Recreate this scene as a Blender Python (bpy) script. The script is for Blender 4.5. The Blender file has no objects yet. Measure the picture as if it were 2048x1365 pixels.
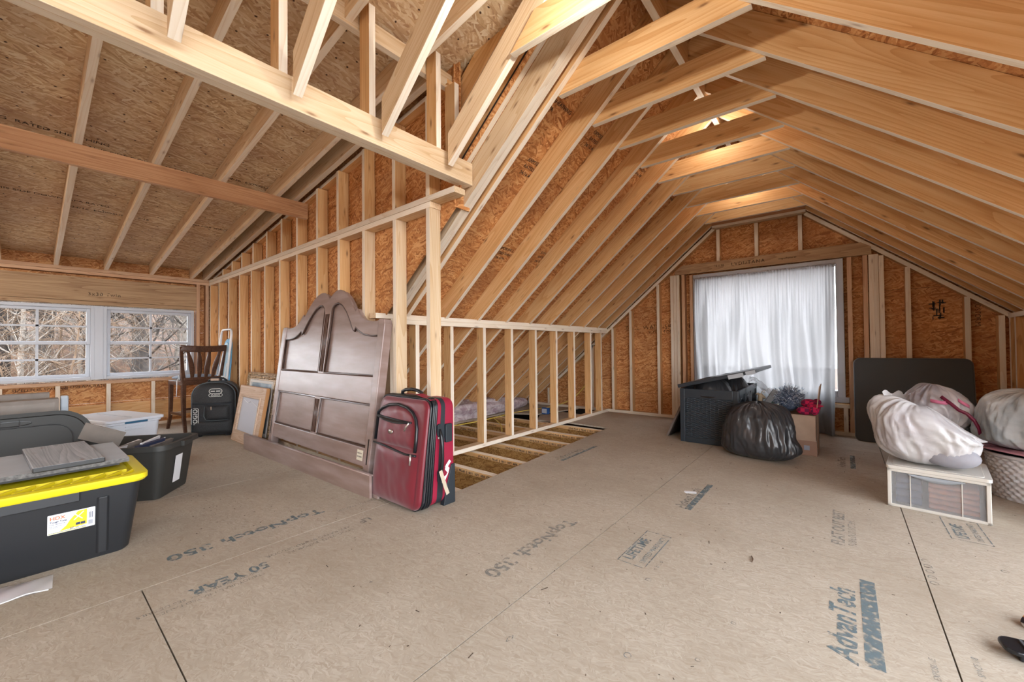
import bpy, bmesh, math, random
from math import sin, cos, pi, radians, sqrt, atan2, hypot
from mathutils import Vector, Matrix, Euler, noise

random.seed(7)
C = bpy.context.scene.collection
SC = bpy.context.scene

# ------------------------------------------------------------------ camera
cam_data = bpy.data.cameras.new('camera')
cam_data.sensor_width = 36.0
cam_data.lens = 802.61 / 2048 * 36.0
cam_data.clip_start = 0.02
cam_data.clip_end = 300
cam = bpy.data.objects.new('camera', cam_data)
C.objects.link(cam)
_yaw, _pit, _rol = -0.689112, 0.0154115, -0.0094922
_f = Vector((sin(_yaw) * cos(_pit), cos(_yaw) * cos(_pit), sin(_pit)))
_r = Vector((cos(_yaw), -sin(_yaw), 0))
_u = _r.cross(_f)
_r2 = cos(_rol) * _r + sin(_rol) * _u
_u2 = -sin(_rol) * _r + cos(_rol) * _u
cam.matrix_world = Matrix(((_r2.x, _u2.x, -_f.x, 0), (_r2.y, _u2.y, -_f.y, 0), (_r2.z, _u2.z, -_f.z, 0.96), (0, 0, 0, 1)))
SC.camera = cam

# ------------------------------------------------------------------ view
SC.view_settings.view_transform = 'Standard'
SC.view_settings.look = 'None'
SC.view_settings.gamma = 1
SC.view_settings.use_curve_mapping = False
SC.view_settings.exposure = 0.6

# ------------------------------------------------------------------ daylight
world = bpy.data.worlds.new('sky'); SC.world = world
world.use_nodes = True
wt = world.node_tree; wt.nodes.clear()
wo = wt.nodes.new('ShaderNodeOutputWorld')
wb = wt.nodes.new('ShaderNodeBackground')
wg = wt.nodes.new('ShaderNodeValToRGB')
wc = wt.nodes.new('ShaderNodeTexCoord')
ws = wt.nodes.new('ShaderNodeSeparateXYZ')
wt.links.new(wc.outputs['Generated'], ws.inputs[0])
wt.links.new(ws.outputs['Z'], wg.inputs[0])
wg.color_ramp.elements[0].position = 0.0
wg.color_ramp.elements[0].color = (0.94, 0.965, 1.0, 1)
wg.color_ramp.elements[1].position = 0.9
wg.color_ramp.elements[1].color = (0.76, 0.86, 1.0, 1)
wt.links.new(wg.outputs[0], wb.inputs[0])
wb.inputs[1].default_value = 7.0
wt.links.new(wb.outputs[0], wo.inputs[0])

sd = bpy.data.lights.new('sun', 'SUN'); sd.energy = 1.2; sd.angle = radians(2); sd.color = (1.0, 0.88, 0.72)
sun = bpy.data.objects.new('sun', sd); C.objects.link(sun)
sun.rotation_euler = Vector((0.0, 0.80, -0.6)).to_track_quat('-Z', 'Y').to_euler()

def bulb_light(name, loc, power, col=(1.0, 0.95, 0.89), r=0.03):
    ld = bpy.data.lights.new(name, 'POINT'); ld.energy = power; ld.color = col; ld.shadow_soft_size = r
    o = bpy.data.objects.new(name, ld); C.objects.link(o); o.location = loc
    return o

# ------------------------------------------------------------------ materials
def new_mat(name):
    m = bpy.data.materials.new(name); m.use_nodes = True
    nt = m.node_tree
    b = nt.nodes['Principled BSDF']
    return m, nt, b

def N(nt, typ, **kw):
    n = nt.nodes.new(typ)
    for k, v in kw.items():
        if k.startswith('_'):
            n.inputs[k[1:].replace('_', ' ')].default_value = v
        else:
            setattr(n, k, v)
    return n

def ramp(nt, fac, stops, interp='LINEAR'):
    r = nt.nodes.new('ShaderNodeValToRGB')
    r.color_ramp.interpolation = interp
    while len(r.color_ramp.elements) < len(stops): r.color_ramp.elements.new(0.5)
    for e, (p, c) in zip(r.color_ramp.elements, stops):
        e.position = p; e.color = (*c, 1) if len(c) == 3 else c
    nt.links.new(fac, r.inputs[0])
    return r.outputs[0]

def mix(nt, fac, a, b, mode='MIX'):
    m = nt.nodes.new('ShaderNodeMix'); m.data_type = 'RGBA'; m.blend_type = mode
    def put(i, v):
        if hasattr(v, 'is_linked') or hasattr(v, 'links'): nt.links.new(v, m.inputs[i])
        elif isinstance(v, (int, float)): m.inputs[i].default_value = v
        else: m.inputs[i].default_value = (*v, 1) if len(v) == 3 else v
    put(0, fac); put(6, a); put(7, b)
    return m.outputs[2]

def math_n(nt, op, a, b=None, c=None):
    m = nt.nodes.new('ShaderNodeMath'); m.operation = op
    for i, v in enumerate((a, b, c)):
        if v is None: continue
        if isinstance(v, (int, float)): m.inputs[i].default_value = v
        else: nt.links.new(v, m.inputs[i])
    return m.outputs[0]

def bump(nt, b, h, strength=0.3, dist=0.002):
    n = nt.nodes.new('ShaderNodeBump'); n.inputs['Strength'].default_value = strength; n.inputs['Distance'].default_value = dist
    nt.links.new(h, n.inputs['Height']); nt.links.new(n.outputs[0], b.inputs['Normal'])

def rand_coords(nt, scale, seed=0.0):
    tc = N(nt, 'ShaderNodeTexCoord'); oi = N(nt, 'ShaderNodeObjectInfo')
    mul = math_n(nt, 'MULTIPLY', oi.outputs['Random'], 97.0)
    cx = N(nt, 'ShaderNodeCombineXYZ')
    nt.links.new(mul, cx.inputs[0]); nt.links.new(mul, cx.inputs[1]); nt.links.new(mul, cx.inputs[2])
    ad = N(nt, 'ShaderNodeVectorMath', operation='ADD')
    nt.links.new(tc.outputs['Object'], ad.inputs[0]); nt.links.new(cx.outputs[0], ad.inputs[1])
    mp = N(nt, 'ShaderNodeMapping'); mp.inputs['Scale'].default_value = scale
    nt.links.new(ad.outputs[0], mp.inputs[0])
    return mp.outputs[0], oi.outputs['Random'], ad.outputs[0], tc.outputs['Object']

def lumber_mat(name, light, mid, dark, knots=0.6, rough=0.62, vary=0.1):
    m, nt, b = new_mat(name)
    v, rnd, base, _ = rand_coords(nt, (1.0, 11.0, 11.0))
    n1 = N(nt, 'ShaderNodeTexNoise', _Scale=1.6, _Detail=3.0, _Roughness=0.6, _Distortion=0.6)
    nt.links.new(v, n1.inputs['Vector'])
    mr = N(nt, 'ShaderNodeMapping'); mr.inputs['Scale'].default_value = (0.35, 7.0, 7.0)
    nt.links.new(base, mr.inputs[0])
    nr = N(nt, 'ShaderNodeTexNoise', _Scale=1.3, _Detail=1.0, _Distortion=0.3)
    nt.links.new(mr.outputs[0], nr.inputs['Vector'])
    rg = math_n(nt, 'FRACT', math_n(nt, 'MULTIPLY', nr.outputs['Fac'], 17.0))
    rg = math_n(nt, 'MULTIPLY', rg, rg)
    mp2 = N(nt, 'ShaderNodeMapping'); mp2.inputs['Scale'].default_value = (4.0, 160.0, 160.0)
    nt.links.new(base, mp2.inputs[0])
    n2 = N(nt, 'ShaderNodeTexNoise', _Scale=1.0, _Detail=2.0)
    nt.links.new(mp2.outputs[0], n2.inputs['Vector'])
    f = math_n(nt, 'MULTIPLY', math_n(nt, 'SUBTRACT', 1.0, rg), 0.22)
    f = math_n(nt, 'ADD', f, math_n(nt, 'MULTIPLY', n1.outputs['Fac'], 0.46))
    f = math_n(nt, 'ADD', f, math_n(nt, 'MULTIPLY', n2.outputs['Fac'], 0.25))
    col = ramp(nt, f, [(0.18, dark), (0.46, mid), (0.66, light)])
    # knots
    mk = N(nt, 'ShaderNodeMapping'); mk.inputs['Scale'].default_value = (4.2, 15.0, 15.0)
    nt.links.new(base, mk.inputs[0])
    vo = N(nt, 'ShaderNodeTexVoronoi', _Scale=1.0, _Randomness=1.0)
    nt.links.new(mk.outputs[0], vo.inputs['Vector'])
    kf = ramp(nt, vo.outputs['Distance'], [(0.0, (1, 1, 1)), (0.055, (0.9, 0.9, 0.9)), (0.12, (0.25, 0.25, 0.25)), (0.2, (0, 0, 0))])
    col = mix(nt, math_n(nt, 'MULTIPLY', kf, knots), col, (0.20, 0.09, 0.035))
    hs = N(nt, 'ShaderNodeHueSaturation')
    nt.links.new(col, hs.inputs['Color'])
    val = math_n(nt, 'ADD', math_n(nt, 'MULTIPLY', rnd, vary * 2), 1 - vary)
    nt.links.new(val, hs.inputs['Value'])
    nt.links.new(hs.outputs[0], b.inputs['Base Color'])
    b.inputs['Roughness'].default_value = rough
    b.inputs['Specular IOR Level'].default_value = 0.25
    bump(nt, b, f, 0.25, 0.0015)
    return m

def osb_mat(name, cols, scale=1.0, contrast=1.0, rough=0.7, stain=None, nails=False, bstr=0.35):
    """strand board: three layers of long flakes at different angles"""
    m, nt, b = new_mat(name)
    tc = N(nt, 'ShaderNodeTexCoord'); oi = N(nt, 'ShaderNodeObjectInfo')
    mul = math_n(nt, 'MULTIPLY', oi.outputs['Random'], 31.0)
    cx = N(nt, 'ShaderNodeCombineXYZ'); nt.links.new(mul, cx.inputs[0]); nt.links.new(mul, cx.inputs[1])
    ad = N(nt, 'ShaderNodeVectorMath', operation='ADD')
    nt.links.new(tc.outputs['Object'], ad.inputs[0]); nt.links.new(cx.outputs[0], ad.inputs[1])
    nd = N(nt, 'ShaderNodeTexNoise', _Scale=7.0 * scale, _Detail=1.0)
    nt.links.new(ad.outputs[0], nd.inputs['Vector'])
    dis = N(nt, 'ShaderNodeMixRGB') if False else None
    sc = N(nt, 'ShaderNodeVectorMath', operation='SCALE'); nt.links.new(nd.outputs['Color'], sc.inputs[0]); sc.inputs['Scale'].default_value = 0.05
    ad2 = N(nt, 'ShaderNodeVectorMath', operation='ADD')
    nt.links.new(ad.outputs[0], ad2.inputs[0]); nt.links.new(sc.outputs[0], ad2.inputs[1])
    outs = []
    for i, (ang, sx, sy) in enumerate(((8, 17, 95), (-38, 20, 110), (55, 24, 95), (-12, 12, 80))):
        mp = N(nt, 'ShaderNodeMapping'); mp.inputs['Rotation'].default_value = (0, 0, radians(ang))
        nt.links.new(ad2.outputs[0], mp.inputs[0])
        mq = N(nt, 'ShaderNodeMapping'); mq.inputs['Scale'].default_value = (sx * scale, sy * scale, 1)
        nt.links.new(mp.outputs[0], mq.inputs[0])
        vo = N(nt, 'ShaderNodeTexVoronoi', voronoi_dimensions='2D', _Scale=1.0)
        nt.links.new(mq.outputs[0], vo.inputs['Vector'])
        se = N(nt, 'ShaderNodeSeparateColor'); nt.links.new(vo.outputs['Color'], se.inputs[0])
        outs.append((se.outputs[0], se.outputs[1]))
    f = outs[0][0]
    for i, th in ((1, 0.55), (2, 0.74), (3, 0.72)):
        sel = math_n(nt, 'GREATER_THAN', outs[i][1], th)
        mx = nt.nodes.new('ShaderNodeMix'); mx.data_type = 'FLOAT'
        nt.links.new(sel, mx.inputs[0]); nt.links.new(f, mx.inputs[2]); nt.links.new(outs[i][0], mx.inputs[3])
        f = mx.outputs[0]
    fine = N(nt, 'ShaderNodeTexNoise', _Scale=60.0 * scale, _Detail=3.0)
    nt.links.new(ad.outputs[0], fine.inputs['Vector'])
    f2 = math_n(nt, 'ADD', math_n(nt, 'MULTIPLY', f, 0.72), math_n(nt, 'MULTIPLY', fine.outputs['Fac'], 0.3))
    f2 = math_n(nt, 'ADD', math_n(nt, 'MULTIPLY', math_n(nt, 'SUBTRACT', f2, 0.5), contrast), 0.5)
    k = len(cols)
    col = ramp(nt, f2, [(0.1 + 0.8 * i / (k - 1), c) for i, c in enumerate(cols)])
    if stain:
        ns = N(nt, 'ShaderNodeTexNoise', _Scale=1.7, _Detail=4.0, _Roughness=0.6)
        nt.links.new(ad.outputs[0], ns.inputs['Vector'])
        sf = ramp(nt, ns.outputs['Fac'], [(0.42, (0, 0, 0)), (0.68, (1, 1, 1))])
        col = mix(nt, math_n(nt, 'MULTIPLY', sf, stain[1]), col, stain[0])
    if nails:
        vn = N(nt, 'ShaderNodeTexVoronoi', voronoi_dimensions='2D', _Scale=6.5, _Randomness=0.8)
        nt.links.new(ad2.outputs[0], vn.inputs['Vector'])
        nf = ramp(nt, vn.outputs['Distance'], [(0.0, (1, 1, 1)), (0.028, (1, 1, 1)), (0.05, (0, 0, 0))])
        col = mix(nt, nf, col, (0.06, 0.025, 0.015))
    nt.links.new(col, b.inputs['Base Color'])
    b.inputs['Roughness'].default_value = rough
    b.inputs['Specular IOR Level'].default_value = 0.3
    bump(nt, b, f2, bstr, 0.002)
    return m

def plain(name, col, rough=0.5, metal=0.0, spec=0.5, noise_amt=0.0, nscale=30.0, bstr=0.0, trans=0.0, alpha=1.0, coat=0.0, sheen=0.0):
    m, nt, b = new_mat(name)
    b.inputs['Base Color'].default_value = (*col, 1)
    b.inputs['Roughness'].default_value = rough
    b.inputs['Metallic'].default_value = metal
    b.inputs['Specular IOR Level'].default_value = spec
    b.inputs['Transmission Weight'].default_value = trans
    b.inputs['Alpha'].default_value = alpha
    b.inputs['Coat Weight'].default_value = coat
    b.inputs['Sheen Weight'].default_value = sheen
    if noise_amt or bstr:
        tc = N(nt, 'ShaderNodeTexCoord')
        n = N(nt, 'ShaderNodeTexNoise', _Scale=nscale, _Detail=4.0)
        nt.links.new(tc.outputs['Object'], n.inputs['Vector'])
        if noise_amt:
            lo = tuple(c * (1 - noise_amt) for c in col); hi = tuple(min(1, c * (1 + noise_amt)) for c in col)
            nt.links.new(ramp(nt, n.outputs['Fac'], [(0.3, lo), (0.7, hi)]), b.inputs['Base Color'])
        if bstr: bump(nt, b, n.outputs['Fac'], bstr, 0.002)
    return m

M = {}
M['pine'] = lumber_mat('pine_lumber', (0.74, 0.485, 0.24), (0.66, 0.38, 0.16), (0.51, 0.25, 0.08), 0.9)
M['pine_pale'] = lumber_mat('pale_pine_lumber', (0.72, 0.57, 0.385), (0.65, 0.47, 0.285), (0.50, 0.31, 0.15), 0.8)
M['pine_red'] = lumber_mat('reddish_lumber', (0.52, 0.29, 0.15), (0.42, 0.21, 0.10), (0.28, 0.12, 0.055), 0.5)
M['pine_edge'] = lumber_mat('pale_edge_lumber', (0.84, 0.76, 0.64), (0.80, 0.70, 0.56), (0.68, 0.52, 0.36), 0.55)  # paler tone for the board edges
M['red_edge'] = lumber_mat('reddish_edge_lumber', (0.66, 0.45, 0.29), (0.58, 0.36, 0.22), (0.44, 0.24, 0.13), 0.4)
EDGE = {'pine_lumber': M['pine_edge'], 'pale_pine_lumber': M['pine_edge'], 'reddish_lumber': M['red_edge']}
M['header'] = lumber_mat('weathered_header_lumber', (0.54, 0.38, 0.22), (0.42, 0.27, 0.15), (0.24, 0.125, 0.065), 0.9)
M['osb'] = osb_mat('orange_strand_board', [(0.29, 0.105, 0.035), (0.54, 0.23, 0.075), (0.67, 0.335, 0.13), (0.80, 0.48, 0.22)], 1.0, 1.0, stain=((0.30, 0.12, 0.05), 0.5))
M['osb_dormer'] = osb_mat('window_paled_strand_board', [(0.40, 0.22, 0.12), (0.62, 0.42, 0.23), (0.76, 0.58, 0.36), (0.90, 0.80, 0.60)], 0.85, 0.85, stain=((0.42, 0.25, 0.17), 0.5), nails=True)  # paler than the other sheathing: window light put into its colour
M['osb_web'] = osb_mat('joist_web_board', [(0.22, 0.10, 0.03), (0.44, 0.23, 0.07), (0.58, 0.36, 0.13)], 1.3, 1.0)
M['floor'] = osb_mat('sanded_subfloor_board', [(0.31, 0.25, 0.185), (0.40, 0.34, 0.265), (0.44, 0.38, 0.305), (0.52, 0.465, 0.39)], 2.3, 0.72, rough=0.75, stain=((0.31, 0.25, 0.185), 0.5), bstr=0.18)
M['gap'] = plain('dark_gap', (0.02, 0.012, 0.008), 0.9)
M['attic_shade'] = plain('painted_attic_shade', (0.035, 0.035, 0.045), 0.8, noise_amt=0.4)  # shade of the low attic put into the colour
M['white_vinyl'] = plain('white_vinyl', (0.50, 0.53, 0.58), 0.35)
M['ink'] = plain('blue_grey_ink', (0.20, 0.235, 0.25), 0.7)
M['ink_faint'] = None
M['black_ink'] = plain('black_ink', (0.03, 0.025, 0.022), 0.7)
def worn_ink(name, col, amt, scale=45.0):
    m, nt, b = new_mat(name)
    b.inputs['Base Color'].default_value = (*col, 1); b.inputs['Roughness'].default_value = 0.75
    tc = N(nt, 'ShaderNodeTexCoord')
    n = N(nt, 'ShaderNodeTexNoise', _Scale=scale, _Detail=3.0); nt.links.new(tc.outputs['Object'], n.inputs['Vector'])
    a = ramp(nt, n.outputs['Fac'], [(0.36, (0, 0, 0)), (0.52, (1, 1, 1))])
    nt.links.new(math_n(nt, 'MULTIPLY', a, amt), b.inputs['Alpha'])
    return m
M['worn_ink'] = worn_ink('worn_stamp_ink', (0.15, 0.21, 0.235), 0.55)
M['faint_ink'] = worn_ink('faint_stamp_ink', (0.20, 0.22, 0.22), 0.3)
M['worn_black'] = worn_ink('worn_black_stamp', (0.03, 0.02, 0.02), 0.85)

# ------------------------------------------------------------------ mesh helpers
class MB:
    def __init__(s): s.v = []; s.f = []; s.m = []
    def add(s, vs, fs, mi=0):
        o = len(s.v); s.v += [tuple(v) for v in vs]; s.f += [tuple(i + o for i in f) for f in fs]; s.m += [mi] * len(fs)
        return s
    def box(s, x0, x1, y0, y1, z0, z1, mi=0, T=None):
        vs = [Vector((x, y, z)) for z in (z0, z1) for y in (y0, y1) for x in (x0, x1)]
        if T is not None: vs = [T @ v for v in vs]
        return s.add(vs, [(0, 2, 3, 1), (4, 5, 7, 6), (0, 1, 5, 4), (2, 6, 7, 3), (0, 4, 6, 2), (1, 3, 7, 5)], mi)
    def prism(s, poly, h0, h1, axis='z', mi=0, T=None):
        n = len(poly)
        def P(a, b, h):
            v = {'z': (a, b, h), 'y': (a, h, b), 'x': (h, a, b)}[axis]
            v = Vector(v); return T @ v if T is not None else v
        vs = [P(a, b, h0) for a, b in poly] + [P(a, b, h1) for a, b in poly]
        fs = [tuple(reversed(range(n))), tuple(range(n, 2 * n))] + [(i, (i + 1) % n, (i + 1) % n + n, i + n) for i in range(n)]
        return s.add(vs, fs, mi)
    def tube(s, pts, r, n=8, mi=0, cap=True, closed=False):
        pts = [Vector(p) for p in pts]; m = len(pts)
        rs = r if isinstance(r, (list, tuple)) else [r] * m
        vs = []; up = None
        for i, p in enumerate(pts):
            if closed: d = pts[(i + 1) % m] - pts[i - 1]
            else: d = pts[min(i + 1, m - 1)] - pts[max(i - 1, 0)]
            d.normalize()
            if up is None:
                up = d.orthogonal().normalized()
            else:
                up = (up - d * up.dot(d))
                up = up.normalized() if up.length > 1e-6 else d.orthogonal().normalized()
            w = d.cross(up)
            for k in range(n):
                a = 2 * pi * k / n
                vs.append(p + (up * cos(a) + w * sin(a)) * rs[i])
        fs = []
        for i in range(m if closed else m - 1):
            j = (i + 1) % m
            for k in range(n):
                k2 = (k + 1) % n
                fs.append((i * n + k, i * n + k2, j * n + k2, j * n + k))
        if cap and not closed:
            fs.append(tuple(reversed(range(n)))); fs.append(tuple(range((m - 1) * n, m * n)))
        return s.add(vs, fs, mi)
    def lathe(s, prof, n=24, c=(0, 0, 0), mi=0, axis='z', T=None):
        vs = []
        for r, z in prof:
            for k in range(n):
                a = 2 * pi * k / n
                v = {'z': (c[0] + r * cos(a), c[1] + r * sin(a), c[2] + z), 'x': (c[0] + z, c[1] + r * cos(a), c[2] + r * sin(a)), 'y': (c[0] + r * cos(a), c[1] + z, c[2] + r * sin(a))}[axis]
                v = Vector(v); vs.append(T @ v if T is not None else v)
        fs = [(i * n + k, i * n + (k + 1) % n, (i + 1) * n + (k + 1) % n, (i + 1) * n + k) for i in range(len(prof) - 1) for k in range(n)]
        if prof[0][0] > 1e-5: fs.append(tuple(reversed(range(n))))
        if prof[-1][0] > 1e-5: fs.append(tuple(range((len(prof) - 1) * n, len(prof) * n)))
        return s.add(vs, fs, mi)
    def grid(s, fn, nu, nv, mi=0, wrap=False):
        vs = [fn(i / (nu if wrap else nu - 1), j / (nv - 1)) for j in range(nv) for i in range(nu)]
        fs = []
        for j in range(nv - 1):
            for i in range(nu if wrap else nu - 1):
                i2 = (i + 1) % nu
                fs.append((j * nu + i, j * nu + i2, (j + 1) * nu + i2, (j + 1) * nu + i))
        return s.add(vs, fs, mi)
    def sphere(s, c, r, n=16, mi=0, sq=(1, 1, 1)):
        prof = [(max(1e-6, sin(pi * i / n)), -cos(pi * i / n)) for i in range(n + 1)]
        vs = []; k2 = n * 2
        for rr, z in prof:
            for k in range(k2):
                a = 2 * pi * k / k2
                vs.append((c[0] + rr * cos(a) * r * sq[0], c[1] + rr * sin(a) * r * sq[1], c[2] + z * r * sq[2]))
        fs = [(i * k2 + k, i * k2 + (k + 1) % k2, (i + 1) * k2 + (k + 1) % k2, (i + 1) * k2 + k) for i in range(n) for k in range(k2)]
        return s.add(vs, fs, mi)
    def build(s, name, mats, parent=None, smooth=False, bevel=0.0, solid=0.0, subsurf=0, auto=False, T=None):
        me = bpy.data.meshes.new(name)
        me.from_pydata(s.v, [], s.f)
        if not isinstance(mats, (list, tuple)): mats = [mats]
        for m in mats: me.materials.append(m)
        if len(mats) > 1: me.polygons.foreach_set('material_index', s.m)
        bm = bmesh.new(); bm.from_mesh(me)
        if smooth: bmesh.ops.remove_doubles(bm, verts=bm.verts, dist=1e-6)
        bmesh.ops.recalc_face_normals(bm, faces=bm.faces)
        bm.to_mesh(me); bm.free()
        if smooth: me.polygons.foreach_set('use_smooth', [True] * len(me.polygons))
        me.update()
        o = bpy.data.objects.new(name, me); C.objects.link(o)
        if parent is not None: o.parent = parent
        if T is not None: o.matrix_local = T
        if auto and smooth:
            md = o.modifiers.new('edge', 'EDGE_SPLIT'); md.split_angle = radians(40)
        if solid:
            md = o.modifiers.new('solid', 'SOLIDIFY'); md.thickness = solid; md.offset = 0
        if bevel:
            md = o.modifiers.new('bevel', 'BEVEL'); md.width = bevel; md.segments = 2; md.limit_method = 'ANGLE'; md.angle_limit = radians(40)
        if subsurf:
            md = o.modifiers.new('sub', 'SUBSURF'); md.levels = subsurf; md.render_levels = subsurf
        return o

def tag(o, label=None, cat=None, group=None, kind=None):
    if label: o['label'] = label
    if cat: o['category'] = cat
    if group: o['group'] = group
    if kind: o['kind'] = kind
    return o
def empty(name, loc=(0, 0, 0), rz=0.0, parent=None):
    o = bpy.data.objects.new(name, None); C.objects.link(o); o.location = loc; o.rotation_euler = (0, 0, rz)
    o.empty_display_size = 0.1
    if parent is not None: o.parent = parent
    return o
def copy_tree(o, parent=None):
    c = o.copy(); C.objects.link(c)
    if parent is not None: c.parent = parent
    for ch in list(o.children): copy_tree(ch, c)
    return c

_lumber_mesh = {}
def lumber(name, p0, p1, w, h, mat, parent=None, up=(0, 0, 1), cut0=None, cut1=None, flip=False):
    """a sawn board from p0 to p1 (centre line): w across, h along `up`. cut0/cut1: shear of the end faces along the length per unit height"""
    p0 = Vector(p0); p1 = Vector(p1); d = p1 - p0; L = d.length; d.normalize()
    upv = Vector(up); z = (upv - d * upv.dot(d)).normalized(); y = z.cross(d)
    mb = MB()
    c0 = cut0 or 0; c1 = cut1 or 0
    vs = []
    for zz in (-h / 2, h / 2):
        for yy in (-w / 2, w / 2):
            vs += [Vector((0 + c0 * zz, yy, zz)), Vector((L + c1 * zz, yy, zz))]
    mb.add(vs, [(0, 2, 3, 1), (4, 5, 7, 6), (0, 1, 5, 4), (2, 6, 7, 3), (0, 4, 6, 2), (1, 3, 7, 5)])
    T = Matrix(((d.x, y.x, z.x, p0.x), (d.y, y.y, z.y, p0.y), (d.z, y.z, z.z, p0.z), (0, 0, 0, 1)))
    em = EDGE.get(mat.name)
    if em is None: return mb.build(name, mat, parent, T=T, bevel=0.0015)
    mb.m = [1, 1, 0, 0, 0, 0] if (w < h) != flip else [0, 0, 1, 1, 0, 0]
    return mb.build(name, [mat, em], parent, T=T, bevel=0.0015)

def panel(name, origin, ux, uy, poly, th, mat, parent=None):
    """flat sheet: polygon in local (x,y) extruded th along ux x uy"""
    ux = Vector(ux).normalized(); uz = ux.cross(Vector(uy)).normalized(); uy = uz.cross(ux)
    o = Vector(origin)
    T = Matrix(((ux.x, uy.x, uz.x, o.x), (ux.y, uy.y, uz.y, o.y), (ux.z, uy.z, uz.z, o.z), (0, 0, 0, 1)))
    mb = MB(); mb.prism(poly, 0, th)
    return mb.build(name, mat, parent, T=T)

def text_mesh(name, s, size, mat, T, parent=None, depth=0.0004, bold=False, sx=1.0, align='LEFT', shear=0.0, spacing=1.0):
    cu = bpy.data.curves.new(name, 'FONT'); cu.body = s; cu.size = size; cu.extrude = depth; cu.align_x = align
    cu.shear = shear; cu.space_character = spacing
    if bold: cu.offset = size * 0.022
    cu.resolution_u = 3
    tmp = bpy.data.objects.new(name, cu); C.objects.link(tmp)
    dg = bpy.context.evaluated_depsgraph_get()
    me = bpy.data.meshes.new_from_object(tmp.evaluated_get(dg))
    bpy.data.objects.remove(tmp); bpy.data.curves.remove(cu)
    me.materials.clear(); me.materials.append(mat)
    o = bpy.data.objects.new(name, me); C.objects.link(o)
    if parent is not None: o.parent = parent
    o.matrix_local = T @ Matrix.Diagonal((sx, 1, 1, 1))
    return o
def frameT(o, x, z):
    """matrix with origin o, local X = x, local Z = z"""
    x = Vector(x).normalized(); z = Vector(z); z = (z - x * z.dot(x)).normalized(); y = z.cross(x); o = Vector(o)
    return Matrix(((x.x, y.x, z.x, o.x), (x.y, y.y, z.y, o.y), (x.z, y.z, z.z, o.z), (0, 0, 0, 1)))
ORD = ['first', 'second', 'third', 'fourth', 'fifth', 'sixth', 'seventh', 'eighth', 'ninth', 'tenth', 'eleventh', 'twelfth', 'thirteenth', 'fourteenth', 'fifteenth']
# ================================================================== STRUCTURE
RX = -0.765            # ridge
SL = 0.845             # main roof slope
HW = 1.885             # half width at z = 1.24 (rafter underside)
def zu(x): return 1.24 + SL * (HW - abs(x - RX))      # underside of main rafters
RD = 0.150             # rafter depth
CS = 1 / sqrt(1 + SL * SL); SN = SL * CS
DS = 0.138             # dormer slope
def zd(x): return 1.945 + DS * (x + 6.9)
DC = 1 / sqrt(1 + DS * DS)
YG = 5.47; XK = -2.68; XR = 1.12; YS = 1.65; XW = -6.90
YB = -3.2              # back of the modelled part

# ---- floor sheets
fl = empty('floor'); tag(fl, kind='structure')
G = 0.0022
def sheet(x0, x1, y0, y1): return [(x0 + G, y0 + G), (x1 - G, y0 + G), (x1 - G, y1 - G), (x0 + G, y1 - G)]
mb = MB()
cols = [(-0.970, 0.245, [YB, -0.13, 2.31, 4.75, YG + 0.1]), (0.245, 1.60, [YB, 1.1, 3.54, YG + 0.1])]
for x0, x1, ys in cols:
    for a, b in zip(ys[:-1], ys[1:]): mb.prism(sheet(x0, x1, a, b), -0.018, 0)
mb.prism(sheet(-2.19, -0.970, YB, 0.303), -0.018, 0)
mb.prism([(-2.19 + G, 0.303 + G), (-0.97 - G, 0.303 + G), (-0.97 - G, 2.738 - G), (-2.055, 2.738 - G), (-2.0, 1.78), (-2.19 + G, 1.78)], -0.018, 0)
mb.prism([(-2.057, 2.738 + G), (-0.97 - G, 2.738 + G), (-0.97 - G, YG + 0.1), (-2.72, YG + 0.1), (-2.72, 4.40), (-2.15, 4.38)], -0.018, 0)
lc = [(-3.40, -2.19, [YB, -1.0, 1.43]), (-4.28, -3.40, [YB, 0.2]), (-5.50, -4.28, [YB, -0.3]), (-6.95, -5.50, [YB, 0.6])]
for x0, x1, ys in lc:
    ys = ys + [1.79]
    for a, b in zip(ys[:-1], ys[1:]): mb.prism(sheet(x0, x1, a, b), -0.018, 0)
# loose sheets behind the knee wall
mb.prism([(-4.4, 1.9), (-3.8, 1.9), (-3.84, 4.46), (-3.39, 4.69), (-3.2, 5.5), (-4.4, 5.5)], -0.018, 0)
mb.prism([(-3.13, 4.31), (-2.74, 4.38), (-2.74, 5.0), (-3.2, 5.05), (-3.3, 4.6)], -0.018, 0)
floor_o = mb.build('subfloor_sheet', M['floor'], fl)
# dark joint filler and the ceiling board below
mb = MB(); mb.box(-2.0, 1.6, YB, 1.7, -0.022, -0.0185); mb.box(-6.95, -2.0, YB, 1.7, -0.022, -0.0185); mb.box(-1.95, 1.6, 1.7, YG + .1, -0.022, -0.0185)
mb.build('joint_gap', M['gap'], fl)
mb = MB(); mb.box(-6.95, 1.7, YB, YG + 0.12, -0.36, -0.345)
mb.build('ceiling_board_below', M['osb_web'], fl)

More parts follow.
